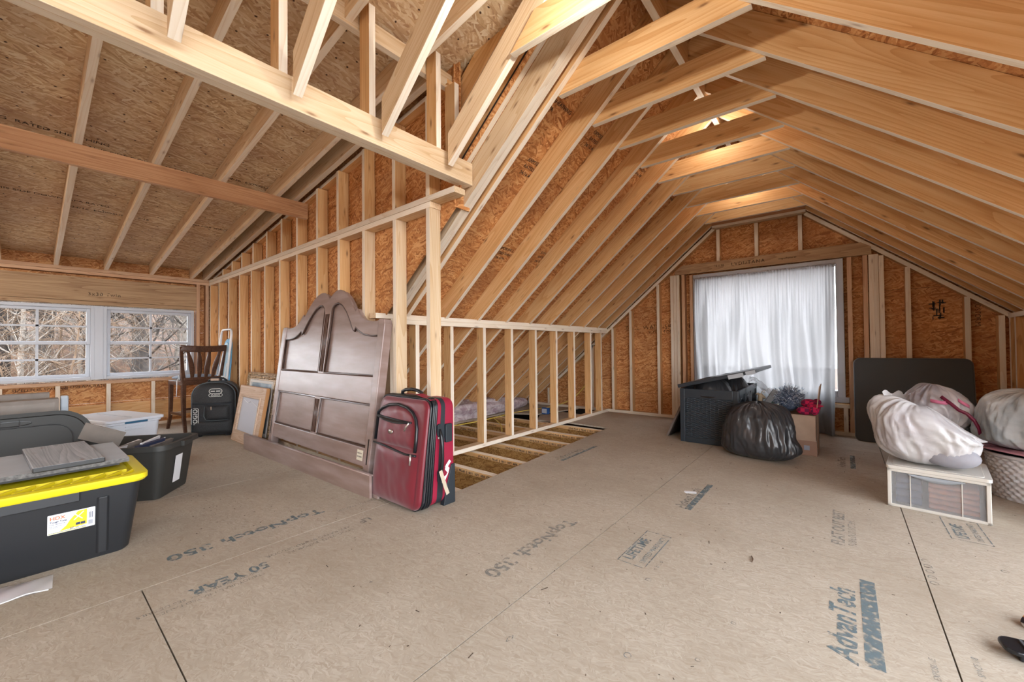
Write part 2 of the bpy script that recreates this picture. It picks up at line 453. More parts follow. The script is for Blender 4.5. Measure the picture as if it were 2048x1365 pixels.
def floor_text(s, at, d, size, mat, bold=False, sx=1.0, shear=0.0, name='printed_stamp', spacing=1.0):
    T = frameT((at[0], at[1], 0.0006), (d[0], d[1], 0), (0, 0, 1))
    return text_mesh(name, s, size, mat, T, fl, depth=0.0002, bold=bold, sx=sx, shear=shear, spacing=spacing)
WI = M['worn_ink']; FI = M['faint_ink']
floor_text('TopNotch 350', (-2.44, 1.13), (0, -1), 0.10, WI, True, 1.18)
floor_text('|||  ||  SIZED FOR SPACING', (-2.33, 1.52), (0, -1), 0.03, FI)
floor_text('TopNotch 350', (-1.20, 1.92), (0, -1), 0.10, FI, True, 1.12)
floor_text('50 YEAR', (-2.03, 0.70), (0, -1), 0.085, WI, True, 0.9)
floor_text('LIMITED WARRANTY  SEE DETAILS', (-1.975, 0.66), (0, -1), 0.026, FI)
floor_text('STRUCTURAL 1 RATED PANEL', (-1.94, 0.66), (0, -1), 0.026, FI)
floor_text('APA RATED STURD-I-FLOOR', (-2.08, 1.12), (0, -1), 0.032, FI)
floor_text('24 OC  23/32  EXPOSURE 1', (-2.04, 1.12), (0, -1), 0.030, FI)
floor_text('LP', (-2.10, 1.25), (0, -1), 0.07, FI, True)
floor_text('APA', (-2.05, 1.62), (0, -1), 0.06, FI, True)
floor_text('THIS SIDE', (-1.98, 1.60), (0, -1), 0.035, FI)
# stamp with a ruled box
floor_text('LIFETIME', (-0.745, 1.735), (0, 1), 0.066, WI, True, 0.93)
floor_text('LIMITED WARRANTY', (-0.693, 1.738), (0, 1), 0.034, WI, False, 0.92)
mb = MB()
def rect_lines(mb, x0, x1, y0, y1, t=0.004, z=0.0006):
    for a in ((x0, x1, y0, y0 + t), (x0, x1, y1 - t, y1), (x0, x0 + t, y0, y1), (x1 - t, x1, y0, y1)): mb.box(*a, z, z + 0.0003)
rect_lines(mb, -0.800, -0.676, 1.70, 2.06)
rect_lines(mb, 0.395, 0.535, 2.90, 3.22)
mb.build('printed_stamp', WI, fl)
floor_text('o b L o', (-0.63, 1.72), (0, 1), 0.03, FI)
floor_text('AdvanTech', (0.018, 1.585), (0, 1), 0.105, WI, True, 0.98, 0.15)
mb = MB(); mb.box(0.036, 0.082, 1.60, 2.17, 0.0005, 0.0008); mb.box(-0.735, -0.70, 2.47, 3.0, 0.0005, 0.0008); mb.box(0.03, 0.062, 4.05, 4.52, 0.0005, 0.0008); mb.box(-1.86, -1.83, 2.88, 3.5, 0.0005, 0.0008)
mb.build('printed_bar', WI, fl)
floor_text('FLAT OUT BEST', (-0.01, 2.48), (0, 1), 0.072, FI, True, 1.0)
floor_text('SUBFLOOR SYSTEM', (0.035, 2.50), (0, 1), 0.045, FI, False, 0.9)
floor_text('AdvanTech', (-0.742, 2.47), (0, 1), 0.08, FI, True, 1.1, 0.15)
floor_text('AdvanTech', (-1.88, 2.88), (0, 1), 0.08, FI, True, 1.2, 0.15)
floor_text('AdvanTech', (0.0, 4.05), (0, 1), 0.07, FI, True, 1.1, 0.15)
floor_text('LIFETIME', (0.462, 2.93), (0, 1), 0.062, WI, True, 0.85)
floor_text('LIMITED WARRANTY', (0.51, 2.93), (0, 1), 0.032, WI, False, 0.85)
floor_text('5/8 CAT. PERF. 23/32  MADE IN USA  EXPOSURE 1', (0.20, 1.30), (0, 1), 0.022, FI)
floor_text('THIS EDGE TOWARD  TONGUE AND GROOVE PANEL  SPACE 1/8', (0.30, 1.20), (0, 1), 0.022, FI)
floor_text('O  D  O  D  O', (0.28, 2.3), (0, 1), 0.04, FI)
for (x, y, s) in ((-0.35, 1.30, 'o'), (-0.52, 1.18, 'O'), (-0.30, 1.55, 'o'), (-0.62, 1.62, 'D'), (-0.08, 1.28, 'o'), (-0.85, 1.0, '<>'), (0.52, 2.6, 'O'), (-0.40, 1.9, 'o'), (-1.5, 0.9, '+')):
    floor_text(s, (x, y), (0, 1), 0.035, FI)
# dust, scuffs and chips ground into the boards
mb = MB()
rs = random.Random(5)
for i in range(330):
    x = rs.uniform(-2.1, 0.8); y = rs.uniform(0.7, 4.9); a = rs.uniform(0, pi); l = rs.uniform(0.001, 0.005) if rs.random() < .93 else rs.uniform(0.008, 0.016); w = rs.uniform(0.0008, 0.002)
    if x < -0.97 and y > 1.7 and x < -1.98: continue
    T = Matrix.Translation((x, y, 0)) @ Matrix.Rotation(a, 4, 'Z')
    mb.box(-l, l, -w, w, 0.0003, 0.0012, T=T)
for i in range(90):
    x = rs.uniform(-4.6, -2.2); y = rs.uniform(0.5, 1.3); a = rs.uniform(0, pi); l = rs.uniform(0.0015, 0.004)
    mb.box(-l, l, -0.002, 0.002, 0.0003, 0.0012, T=Matrix.Translation((x, y, 0)) @ Matrix.Rotation(a, 4, 'Z'))
so = mb.build('sawdust', plain('dark_debris', (0.07, 0.045, 0.03), 0.9))
tag(so, 'dark wood splinters and debris scattered over the subfloor', 'debris', kind='stuff')

# ---- I-joists seen in the open part of the floor
def ijoist(y, i):
    r = empty('floor_joist', (-2.0, y, 0))
    tag(r, 'wooden I-joist crossing the open floor bay, %s from the red suitcase' % ORD[i], 'joist', 'floor joists in the open floor bay')
    for zc in (-0.040, -0.318):
        lumber('flange', (-2.25, 0, zc), (0.35, 0, zc), 0.06, 0.038, M['pine'], r, flip=True)
    panel('web', (-2.25, 0.005, -0.30), (1, 0, 0), (0, 0, 1), [(0, 0), (2.6, 0), (2.6, 0.242), (0, 0.242)], 0.01, M['osb_web'], r)
    T = frameT((-0.62, -0.0306, -0.052), (1, 0, 0), (0, -1, 0))
    text_mesh('joist_print', 'LPI-42 PLUS  ||  PRI-60  ||  0011  1077  APA  CSI  L3RS  CLRC', 0.026, M['black_ink'], T, r, bold=True, depth=0.0002)
    T = frameT((-1.7, -0.0306, -0.052), (1, 0, 0), (0, -1, 0))
    text_mesh('joist_print', 'LP I-Joists    LPI-42 PLUS', 0.026, M['black_ink'], T, r, bold=True, depth=0.0002)
for i, y in enumerate((1.90, 2.30, 2.70, 3.09, 3.49, 3.87, 4.29)): ijoist(y, i)

# ---- left knee wall
def stud_wall_piece(name): return tag(empty(name), kind='structure')
kw = stud_wall_piece('wall_left_knee')
lumber('bottom_plate', (XK - 0.045, 1.77, 0.019), (XK - 0.045, YG, 0.019), 0.089, 0.038, M['pine_pale'], kw)
lumber('top_plate', (XK - 0.045, 1.66, 1.207), (XK - 0.045, YG, 1.207), 0.089, 0.038, M['pine_pale'], kw)
lumber('top_plate', (XK - 0.045, 1.79, 1.169), (XK - 0.045, YG, 1.169), 0.089, 0.037, M['pine_pale'], kw)
for y in (2.04, 2.415, 2.835, 3.255, 3.68, 4.105, 4.52, 4.96, 5.27):
    lumber('stud', (XK - 0.045, y, 0.038), (XK - 0.045, y, 1.150), 0.038, 0.089, M['pine'], kw, up=(1, 0, 0))
lumber('stud', (XK - 0.045, 1.80, 0.038), (XK - 0.045, 1.80, 1.150), 0.038, 0.089, M['pine_pale'], kw, up=(1, 0, 0))
# top plate underside of right knee wall etc.
kr = stud_wall_piece('wall_right_knee')
lumber('bottom_plate', (XR + 0.045, 1.5, 0.019), (XR + 0.045, YG, 0.019), 0.089, 0.038, M['pine'], kr)
lumber('top_plate', (XR + 0.045, 1.5, 1.195), (XR + 0.045, YG, 1.195), 0.089, 0.04, M['pine_pale'], kr)
y = 5.29
while y > 1.5:
    lumber('stud', (XR + 0.045, y, 0.038), (XR + 0.045, y, 1.175), 0.038, 0.089, M['pine'], kr, up=(1, 0, 0)); y -= 0.4064
lumber('stud', (XR + 0.045, 5.43, 0.038), (XR + 0.045, 5.43, 1.175), 0.038, 0.089, M['pine'], kr, up=(1, 0, 0))
panel('sheathing', (XR + 0.1, YG, 0), (0, -1, 0), (0, 0, 1), [(0, 0), (YG - 3.3, 0), (YG - 3.3, 1.2), (0, 1.2)], 0.011, M['osb'], kr)

# ---- gable wall with the curtained window
gw = stud_wall_piece('wall_far')
YC = YG + 0.0445
def gstud(x, z0, z1, w=0.038, mat='pine'): lumber('stud', (x, YC, z0), (x, YC, z1), 0.089, w, M[mat], gw, up=(1, 0, 0))
WX0, WX1, WZ0, WZ1 = -1.475, 0.016, 0.40, 1.865
lumber('bottom_plate', (-5.2, YC, 0.019), (1.6, YC, 0.019), 0.089, 0.038, M['pine'], gw)
for x in (-4.55, -4.14, -3.74, -3.33, -2.93): gstud(x, 0.038, max(0.1, min(1.2, zu(x) - 0.03)))
for x in (-2.60, -2.325, -1.93): gstud(x, 0.038, zu(x) - 0.055)
for x in (-1.745, -1.705, -1.665): gstud(x, 0.038, 1.89)
gstud(-1.60, 0.038, 1.89, mat='pine_red'); gstud(-1.50, 0.038, 1.87, mat='pine_red')
gstud(0.065, 0.038, 1.87, mat='pine_red'); gstud(0.19, 0.038, 1.87, mat='pine_red')
for x in (0.235, 0.272): gstud(x, 0.038, 1.87)
gstud(0.312, 0.038, 1.85)
for x in (0.50, 0.885): gstud(x, 0.038, zu(x) - 0.055)
gstud(1.085, 0.038, 1.2)
for x in (-1.175, -0.765, -0.345): gstud(x, 2.005, 2.40)
# header board
mb = MB()
mb.prism([(-1.70, 1.890), (0.240, 1.872), (0.240, 1.95), (0.160, 2.005), (-1.60, 2.005), (-1.70, 1.935)], YG - 0.012, YG + 0.03, axis='y')
T = Matrix.Identity(4)
hd = mb.build('header', M['header'], gw)
text_mesh('handwriting', 'LVDUTANA', 0.055, M['worn_black'], frameT((-1.03, YG - 0.0125, 1.925), (1, 0, 0.0), (0, -1, 0)), gw, spacing=1.3)
text_mesh('handwriting', '12 x 14', 0.035, M['worn_black'], frameT((-1.22, YG - 0.0125, 1.935), (1, 0, 0.0), (0, -1, 0)), gw)
text_mesh('handwriting', 'weyerhaeuser', 0.03, M['worn_black'], frameT((-0.55, YG - 0.0125, 1.93), (1, 0, 0.0), (0, -1, 0)), gw)
# rake plates under the roof, collar plate
def rake(name, xa, xb, off, mat, w=0.089, h=0.038, yc=YC, parent=gw):
    za, zb = zu(xa) - off, zu(xb) - off
    return lumber(name, (xa, yc, za), (xb, yc, zb), w, h, mat, parent)
for off in (0.030,): 
    rake('rake_plate', RX - HW - 0.9, -1.22, off, M['pine'])
    rake('rake_plate', RX + HW + 0.4, -0.30, off, M['pine'])
rake('gable_rafter', RX - HW - 1.3, RX - 0.02, -0.10, M['pine'], 0.038, 0.14, YG - 0.03)
rake('gable_rafter', RX + HW + 0.4, RX + 0.02, -0.10, M['pine'], 0.038, 0.14, YG - 0.03)
lumber('collar_plate', (-1.23, YG - 0.01, 2.43), (-0.29, YG - 0.01, 2.43), 0.10, 0.038, M['pine_pale'], gw)
lumber('collar_board', (-1.23, YG - 0.045, 2.50), (-0.29, YG - 0.045, 2.50), 0.038, 0.12, M['pine_red'], gw)
# rough sill and cripples below the window
lumber('sill_plate', (-1.48, YC, 0.305), (0.05, YC, 0.305), 0.089, 0.038, M['pine'], gw)
for x in (-1.46, -1.1, -0.7, -0.3, 0.015): gstud(x, 0.038, 0.286)
# sheathing with its joints: rows of sheets
SY = YG + 0.09
def gable_poly(z0, z1, xa, xb):
    """clip the gable outline between two heights and two x"""
    def lim(z): 
        return RX - HW - (1.24 - z) / SL - 0.25, RX + HW + (1.24 - z) / SL + 0.25
    l0, r0 = lim(z0); l1, r1 = lim(z1)
    return [(max(l0, xa), z0), (min(r0, xb), z0), (min(r1, xb), z1), (max(l1, xa), z1)]
for z0, z1 in ((-0.02, 0.300), (0.303, 1.500), (1.503, 2.75)):
    for xa, xb in (((-5.2, WX0 - 0.003), (WX1 + 0.003, 1.9)) if z0 < 1.5 else ((-5.2, 1.9),)):
        if z0 > 1.5:
            for p in ([(-2.62, z0), (WX0, z0), (WX0, 2.42)], [(WX1, z0), (1.10, z0), (WX1, 2.42)], [(WX0, WZ1), (WX1, WZ1), (WX1, 2.42), (-0.77, 3.02), (WX0, 2.42)]):
                panel('sheathing', (0, SY, 0), (1, 0, 0), (0, 0, 1), p, -0.011, M['osb'], gw)
        else:
            panel('sheathing', (0, SY, 0), (1, 0, 0), (0, 0, 1), gable_poly(z0, z1, xa, xb), -0.011, M['osb'], gw)
panel('sheathing', (0, SY, 0), (1, 0, 0), (0, 0, 1), [(WX0 - 0.01, 0), (WX1 + 0.01, 0), (WX1 + 0.01, WZ0 - 0.02), (WX0 - 0.01, WZ0 - 0.02)], -0.011, M['osb'], gw)
# ink stamps on the sheathing
for s, x, z, sz in (('TALL  WALL  SHEATHING  RATED', -2.44, 1.19, 0.085), ('SIZED  FOR  SPACING', -2.10, 1.13, 0.06), ('|||  OSB', -1.92, 1.21, 0.07)):
    text_mesh('printed_stamp', s, sz, M['worn_black'], frameT((x, SY - 0.0115 + 0.011, z), (1, 0, 0), (0, -1, 0)), gw, spacing=1.1, depth=0.001)
mb = MB(); rs = random.Random(3)
for i in range(26): 
    cx = 0.70 + rs.uniform(-0.03, 0.05); cz = 1.27 + rs.uniform(-0.07, 0.09)
    l, h = (rs.uniform(0.006, 0.03), rs.uniform(0.002, 0.005)) if rs.random() < .5 else (rs.uniform(0.002, 0.006), rs.uniform(0.01, 0.035))
    mb.box(cx - l, cx + l, SY - 0.0012, SY - 0.0002, cz - h, cz + h)
mb.build('printed_stamp', M['black_ink'], gw)
text_mesh('printed_stamp', 'WINDSTORM', 0.05, M['worn_black'], frameT((0.945, SY - 0.0005, 1.42), (0, 0, -1), (0, -1, 0)), gw, depth=0.001)

# ---- gable window
def yz_frame(mb, y0, y1, z0, z1, t, x0, x1):
    mb.box(x0, x1, y0, y0 + t, z0, z1); mb.box(x0, x1, y1 - t, y1, z0, z1); mb.box(x0, x1, y0 + t, y1 - t, z1 - t, z1); mb.box(x0, x1, y0 + t, y1 - t, z0, z0 + t)
def xz_frame(mb, x0, x1, z0, z1, t, y0, y1):
    mb.box(x0, x0 + t, y0, y1, z0, z1); mb.box(x1 - t, x1, y0, y1, z0, z1); mb.box(x0 + t, x1 - t, y0, y1, z1 - t, z1); mb.box(x0 + t, x1 - t, y0, y1, z0, z0 + t)
w1 = tag(empty('window_2'), kind='structure')
mb = MB()
xz_frame(mb, WX0, WX1, WZ0, WZ1, 0.065, YG - 0.005, YG + 0.10)
mb.box(WX0 - 0.02, WX1 + 0.03, YG - 0.03, YG + 0.02, WZ0 - 0.055, WZ0)
mb.build('window_frame', M['white_vinyl'], w1, bevel=0.004)
glass = plain('window_glass', (1, 1, 1), 0.0, spec=0.4, trans=1.0)
glass.node_tree.nodes['Principled BSDF'].inputs['IOR'].default_value = 1.02
M['glass'] = glass
mb = MB(); mb.box(WX0 + 0.06, WX1 - 0.06, YG + 0.06, YG + 0.064, WZ0 + 0.06, WZ1 - 0.06); mb.build('pane', glass, w1)
# roof planes
def roof_sheet(name, side, xa, xb, y0, y1, mat, parent, off=None):
    """sheet above the rafters between two x, on the left (-1) or right (+1) slope"""
    dz = (off if off is not None else (RD + 0.002) / CS)
    za, zb = zu(xa) + dz, zu(xb) + dz
    L = hypot(xb - xa, zb - za)
    d = Vector((xb - xa, 0, zb - za)).normalized()
    nrm = Vector((0, -1, 0)).cross(d)
    return panel(name, (xa, y1, za), (0, -1, 0), d, [(0, 0), (y1 - y0, 0), (y1 - y0, L), (0, L)], 0.011 if nrm.z > 0 else -0.011, mat, parent)
rf = tag(empty('ceiling_roof_deck'), kind='structure')
def rows(x0, x1, n): return [(x0 + (x1 - x0) * i / n, x0 + (x1 - x0) * (i + 1) / n) for i in range(n)]
w4 = 1.22 * CS
xa = RX - 0.0
# left slope: sheets of 1.22 m starting at the eave side; open dark valley low down
edges = [RX, RX - 0.70, RX - 0.70 - w4, RX - 0.70 - 2 * w4, RX - 0.70 - 3 * w4 - 0.4]
for b, a in zip(edges[:-1], edges[1:]):
    y0 = 1.748
    roof_sheet('roof_sheathing', -1, a + 0.0004, b - 0.0004, y0, YG + 0.10, M['osb'], rf)
edges = [RX, RX + 0.55, RX + 0.55 + w4, RX + 0.55 + 2 * w4]
for a, b in zip(edges[:-1], edges[1:]):
    ys = [1.50, 3.30, YG + 0.10]
    for y0, y1 in zip(ys[:-1], ys[1:]):
        if y0 < 3 and a > 1.0: continue
        if y0 < 3 and b > 1.2: b = 1.2
        roof_sheet('roof_sheathing', 1, a + 0.0004, b - 0.0004, y0 + 0.0005, y1 - 0.0005, M['osb'], rf)
# left slope south of the dormer cut (only a strip by the ridge), covered by the dormer deck instead
# dormer deck rows
def dormer_sheet(xa, xb, y0, y1):
    dz = 0.142 / DC
    za, zb = zd(xa) + dz, zd(xb) + dz
    L = hypot(xb - xa, zb - za); d = Vector((xb - xa, 0, zb - za)).normalized()
    panel('dormer_sheathing', (xa, y1, za), (0, -1, 0), d, [(0, 0), (y1 - y0, 0), (y1 - y0, L), (0, L)], 0.011, M['osb_dormer'], rf)
xs = [-7.06, -6.45, -5.23, -4.01, -2.80, -1.58, -0.70]
for a, b in zip(xs[:-1], xs[1:]): dormer_sheet(a + 0.0006, b - 0.0006, YB, 1.88)
# roofing felt over the sheathing closes the joints
def felt(xa, za, xb, zb, y0, y1):
    mb = MB(); mb.prism([(xa, za), (xb, zb), (xb, zb + 0.02), (xa, za + 0.02)], y0, y1, axis='y'); mb.build('roofing_felt', M['gap'], rf)
_o = (RD + 0.002) / CS + 0.016
felt(-5.3, zu(-5.3) + _o, RX, zu(RX) + _o, 1.75, YG + 0.2)
felt(RX, zu(RX) + _o, 1.2, zu(1.2) + _o, 1.48, YG + 0.2)
felt(1.2, zu(1.2) + _o, 2.6, zu(2.6) + _o, 3.28, YG + 0.2)
felt(RX, zu(RX) + _o, 1.9, zu(RX) + _o - 0.3, YB - 0.1, 1.50)
felt(-7.3, zd(-7.3) + 0.158, -0.70, zd(-0.70) + 0.158, YB - 0.1, 1.90)
felt(-4.95, -0.36, -4.93, 1.3, 1.7, YG + 0.2)
mb = MB(); mb.box(-7.0, -4.0, 1.757, 1.775, -0.4, 2.2); mb.build('house_wrap', M['gap'], rf)
mb = MB(); mb.box(-5.3, WX0 - 0.0, YG + 0.092, YG + 0.10, -0.4, 2.6); mb.box(WX1, 2.2, YG + 0.092, YG + 0.10, -0.4, 2.6); mb.box(WX0, WX1, YG + 0.092, YG + 0.10, WZ1, 3.1); mb.box(WX0, WX1, YG + 0.092, YG + 0.10, -0.4, WZ0 - 0.02); mb.build('house_wrap', M['gap'], rf)

# ---- faint mill stamps on the sheathing
for i, (x, y0_) in enumerate(((-5.35, 1.40), (-4.15, 1.45), (-4.25, 0.62), (-4.15, -0.2), (-5.45, 0.60), (-5.3, 0.15))):
    text_mesh('mill_stamp', ('SIZED FOR SPACING  RATED SHEATHING', '24/16  EXPOSURE 1  7/16', 'THIS SIDE DOWN  APA RATED')[i % 3], 0.05, M['worn_black'], frameT((x, y0_ - 1.0 + 0.66, zd(x) + 0.142 / DC - 0.0015), (0, 1, 0), (DS, 0, -1)), rf)
for i, (x, y) in enumerate(((-1.45, 2.75), (-1.40, 3.55), (-1.75, 2.35), (-2.3, 2.65), (-2.25, 3.2), (-1.42, 2.12), (-1.42, 4.2))):
    zz = zu(x) + (RD + 0.002) / CS - 0.004
    for k, s_ in enumerate(('24/16 APA', 'RATED SHEATHING', 'EXPOSURE 1')):
        text_mesh('mill_stamp', s_, 0.036, M['black_ink'], frameT((x + 0.05 * k * CS, y - 0.13, zu(x + 0.05 * k * CS) + (RD + 0.002) / CS - 0.004), (0, 1, 0), (SL, 0, -1)), rf)

# ---- main rafters, collar ties
def rafter(side, y, xlow, label, group, lo=RD, xtop=None, mat='pine', parent=None):
    xt = (RX + side * 0.012) if xtop is None else xtop
    h = RD
    off = (h / 2) / CS
    p_low = (xlow, y, zu(xlow) + off); p_top = (xt, y, zu(xt) + off)
    o = lumber('rafter', p_low, p_top, 0.038, h, M[mat], parent)
    return o if parent is not None else tag(o, label, 'rafter', group)
LY = [1.965, 2.37, 2.775, 3.19, 3.59, 3.985, 4.425, 4.80, 5.18]
for i, y in enumerate(LY):
    rafter(-1, y - 0.019 + 0.0, -4.75, 'long pine rafter on the left slope, %s from the curtained gable wall' % ORD[len(LY) - 1 - i], 'left slope rafters')
rafter(-1, 1.83, -4.75, 'trimmer rafter doubled against the end of the big header', 'left slope rafters', mat='pine_pale')
rafter(-1, 1.868, -4.75, 'back ply of the doubled trimmer rafter beside the header end', 'left slope rafters')
RYs = [1.965, 2.37, 2.775, 3.19, 3.59, 3.985, 4.425, 4.80, 5.18]
for i, y in enumerate(RYs):
    rafter(1, y - 0.019, 1.9, 'long pine rafter on the right slope, %s from the curtained gable wall' % ORD[len(RYs) - 1 - i], 'right slope rafters')
yy = 1.555
k = 0
for y in (1.555,):
    rafter(1, y - 0.019, 1.9, 'right slope rafter out of frame behind the camera', None, parent=rf) if y < 1.5 else rafter(1, y - 0.019, 1.9, 'long pine rafter on the right slope at the top right corner', 'right slope rafters')
def tie(y, lab, mat='pine', x0=-1.30, x1=-0.23):
    z0 = 2.42; h = 0.145
    mb = MB()
    # ends trimmed to the roof pitch
    xl = RX - (HW - (z0 - 1.24) / SL); xr = RX + (HW - (z0 - 1.24) / SL)
    sh = h / SL
    vs = []
    pts = [(xl, z0), (xr, z0), (xr - sh + 0.02, z0 + h), (xl + sh - 0.02, z0 + h)]
    L = xr - xl
    loc = [(0, -h / 2), (L, -h / 2), (L - sh + 0.02, h / 2), (sh - 0.02, h / 2)]
    mb.prism(loc, -0.019, 0.019, axis='y')
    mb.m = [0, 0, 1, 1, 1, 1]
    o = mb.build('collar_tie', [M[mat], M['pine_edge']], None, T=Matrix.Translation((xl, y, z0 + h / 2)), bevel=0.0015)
    return tag(o, lab, 'collar tie', 'collar ties across the ridge')
for i, y in enumerate(LY):
    tie(y + 0.020, 'horizontal pine collar tie near the ridge, %s from the curtained gable wall' % ORD[len(LY) - 1 - i])
tie(1.545, 'horizontal collar tie nearest the camera at the top edge')
# ridge board
rb = lumber('ridge_beam', (RX, YB, 2.865), (RX, YG + 0.08, 2.865), 0.038, 0.19, M['pine'])
tag(rb, 'ridge board running along the peak of the roof above the collar ties', 'beam')

# ---- dormer: header (beam 1), jack rafters, cripples, purlin
hb = empty('header_beam', (-1.838, 0, 2.06))
tag(hb, 'doubled pine header beam crossing the upper left over the dormer opening', 'beam')
lumber('ply', (0.019, YB, 0), (0.019, 1.805, 0), 0.038, 0.14, M['pine_pale'], hb)
lumber('ply', (-0.020, YB, 0), (-0.020, 1.805, 0), 0.038, 0.14, M['pine_pale'], hb)
mb = MB(); mb.sphere((-1.858, 1.02, 1.989), 0.012, 8, sq=(1, 2.4, 0.3)); 
JY = [1.578, 1.143, 0.725, 0.32, -0.085, -0.49, -0.9, -1.3, -1.7, -2.1, -2.5]
nm = ['nearest the trimmer rafter', 'second from the header end', 'middle one over the header', 'leftmost one at the top left']
for i, y in enumerate(JY):
    lab = 'pale jack rafter rising off the header beam, %s' % nm[i] if i < 4 else 'jack rafter off the header beam outside the picture'
    h = 0.14
    off = h / 2 / CS
    x0 = -1.80
    o = lumber('rafter', (x0 + h / 2 * SN, y, zu(x0) + 0.03 + h / 2 * SN * SL + off), (RX - 0.02, y, zu(RX - 0.02) + 0.03 + off), 0.038, h, M['pine_pale'], rf if i > 3 else None, cut0=SL)
    if i <= 3: tag(o, lab, 'rafter', 'jack rafters on the header beam')
pn = ['tall post beside the leftmost visible jack rafter', 'short post standing on the header left of the second jack rafter', 'short post standing on the header by the end jack rafter', 'pale post at the right end of the header beam', 'post on the header by the top left jack rafter']
for i, y in enumerate((0.692, 1.112, 1.545, 1.69, 0.285)):
    o = lumber('post', (-1.862, y, 2.13), (-1.862, y, 2.71 if i != 3 else 2.60), 0.036, 0.089, M['pine'], up=(1, 0, 0))
    tag(o, pn[i], 'post', 'cripple posts on the header beam')
pu = lumber('purlin', (-1.935, YB, 2.665), (-1.935, 1.75, 2.665), 0.038, 0.10, M['pine_pale'])
tag(pu, 'upper purlin board running behind the posts above the header beam', 'beam')
DY = [-3.0, -2.6, -2.2, -1.8, -1.4, -1.0, -0.585, -0.18, 0.225, 0.627, 1.043, 1.460]
for i, y in enumerate(DY):
    k = len(DY) - 1 - i
    h = 0.14
    off = h / 2 / DC
    o = lumber('rafter', (-6.93, y - 0.005, zd(-6.93) + off), (-1.0, y - 0.005, zd(-1.0) + off), 0.038, h, M['pine_pale'])
    lab = 'weathered dormer rafter sloping down to the left window wall, %s from the stud wall' % ORD[k]
    tag(o, lab, 'rafter', 'dormer rafters')
o = lumber('rafter', (-6.93, 1.605, zd(-6.93) + 0.0), (-1.9, 1.605, zd(-1.9) + 0.0), 0.045, 0.15, M['pine_pale'])
o.location.z += 0.075
tag(o, 'knotty dormer rafter fixed along the top of the left stud wall', 'rafter', 'dormer rafters')
# beam 2
tb = lumber('tie_beam', (-3.80, YB, 2.228), (-3.80, 1.65, 2.228), 0.038, 0.14, M['pine_red'])
tag(tb, 'reddish tie beam crossing under the dormer rafters to the stud wall', 'beam')

# ---- left stud wall (along X)
sw = stud_wall_piece('wall_left_stud')
YCs = YS + 0.0445
lumber('bottom_plate', (XW, YCs, 0.019), (-2.03, YCs, 0.019), 0.089, 0.038, M['pine_pale'], sw)
lumber('top_plate', (XW, YCs, 1.886), (-2.03, YCs, 1.886), 0.089, 0.038, M['pine_pale'], sw)
lumber('top_plate', (XW, YCs, 1.926), (-1.80, YCs, 1.926), 0.089, 0.038, M['pine_pale'], sw)
xs = [-6.86, -6.46, -6.06, -5.65, -5.25, -4.848, -4.445, -4.038, -3.62, -3.233, -2.851, -2.445, -2.074]
for i, x in enumerate(xs):
    xc = x + 0.019
    lumber('stud', (xc, YCs, 0.038), (xc, YCs, 1.867), 0.089, 0.038, M['pine_pale' if i > 9 else 'pine'], sw, up=(1, 0, 0))
xs2 = [-6.3, -5.93, -5.575, -5.20, -4.79, -4.40, -4.035, -3.62, -3.25, -2.85, -2.45, -2.075]
for x in xs2:
    xc = x + 0.019
    lumber('upper_stud', (xc, YCs, 1.945), (xc, YCs, min(zd(xc) - 0.005, 2.6)), 0.089, 0.038, M['pine'], sw, up=(1, 0, 0))
lumber('rake_plate', (-6.85, YCs + 0.02, zd(-6.85) + 0.014), (-1.9, YCs + 0.02, zd(-1.9) + 0.014), 0.06, 0.03, M['pine'], sw)
def zr(x): return 1.24 + SL * (x + 2.65) + 0.10
op = 0.095
panel('sheathing', (0, YS + op, 0), (1, 0, 0), (0, 0, 1), [(XW - 0.1, -0.02), (-4.1, -0.02), (-2.75, 1.16), (XW - 0.1, 1.16)], -0.011, M['osb'], sw)
panel('sheathing', (0, YS + op, 0), (1, 0, 0), (0, 0, 1), [(XW - 0.1, 1.163), (-2.745, 1.163), (-1.85, 1.90), (-1.85, 2.30), (XW - 0.1, 2.30)], -0.011, M['osb'], sw)
panel('sheathing', (0, YS + op, 0), (1, 0, 0), (0, 0, 1), [(XW - 0.1, 2.303), (-1.85, 2.303), (-1.85, 2.78), (XW - 0.1, 2.4)], -0.011, M['osb'], sw)
panel('sheathing', (0, 1.865, 0), (1, 0, 0), (0, 0, 1), [(-1.95, 1.95), (-0.78, 2.93), (-0.78, 3.1), (-1.95, 2.85)], -0.011, M['osb'], sw)
panel('sheathing', (-1.90, 1.735, 0), (0, 1, 0), (0, 0, 1), [(0, 1.86), (0.13, 1.86), (0.13, 2.85), (0, 2.85)], 0.011, M['osb'], sw)
for k in range(3):
    o_ = (RD + 0.075 + 0.152 * k) / CS
    x0_, x1_ = -2.5 + 0.1 * k, -0.80 - 0.14 * k
    lumber('infill_board', (x0_, 1.79, zu(x0_) + o_), (x1_, 1.79, zu(x1_) + o_), 0.036, 0.15, M['pine'], sw)

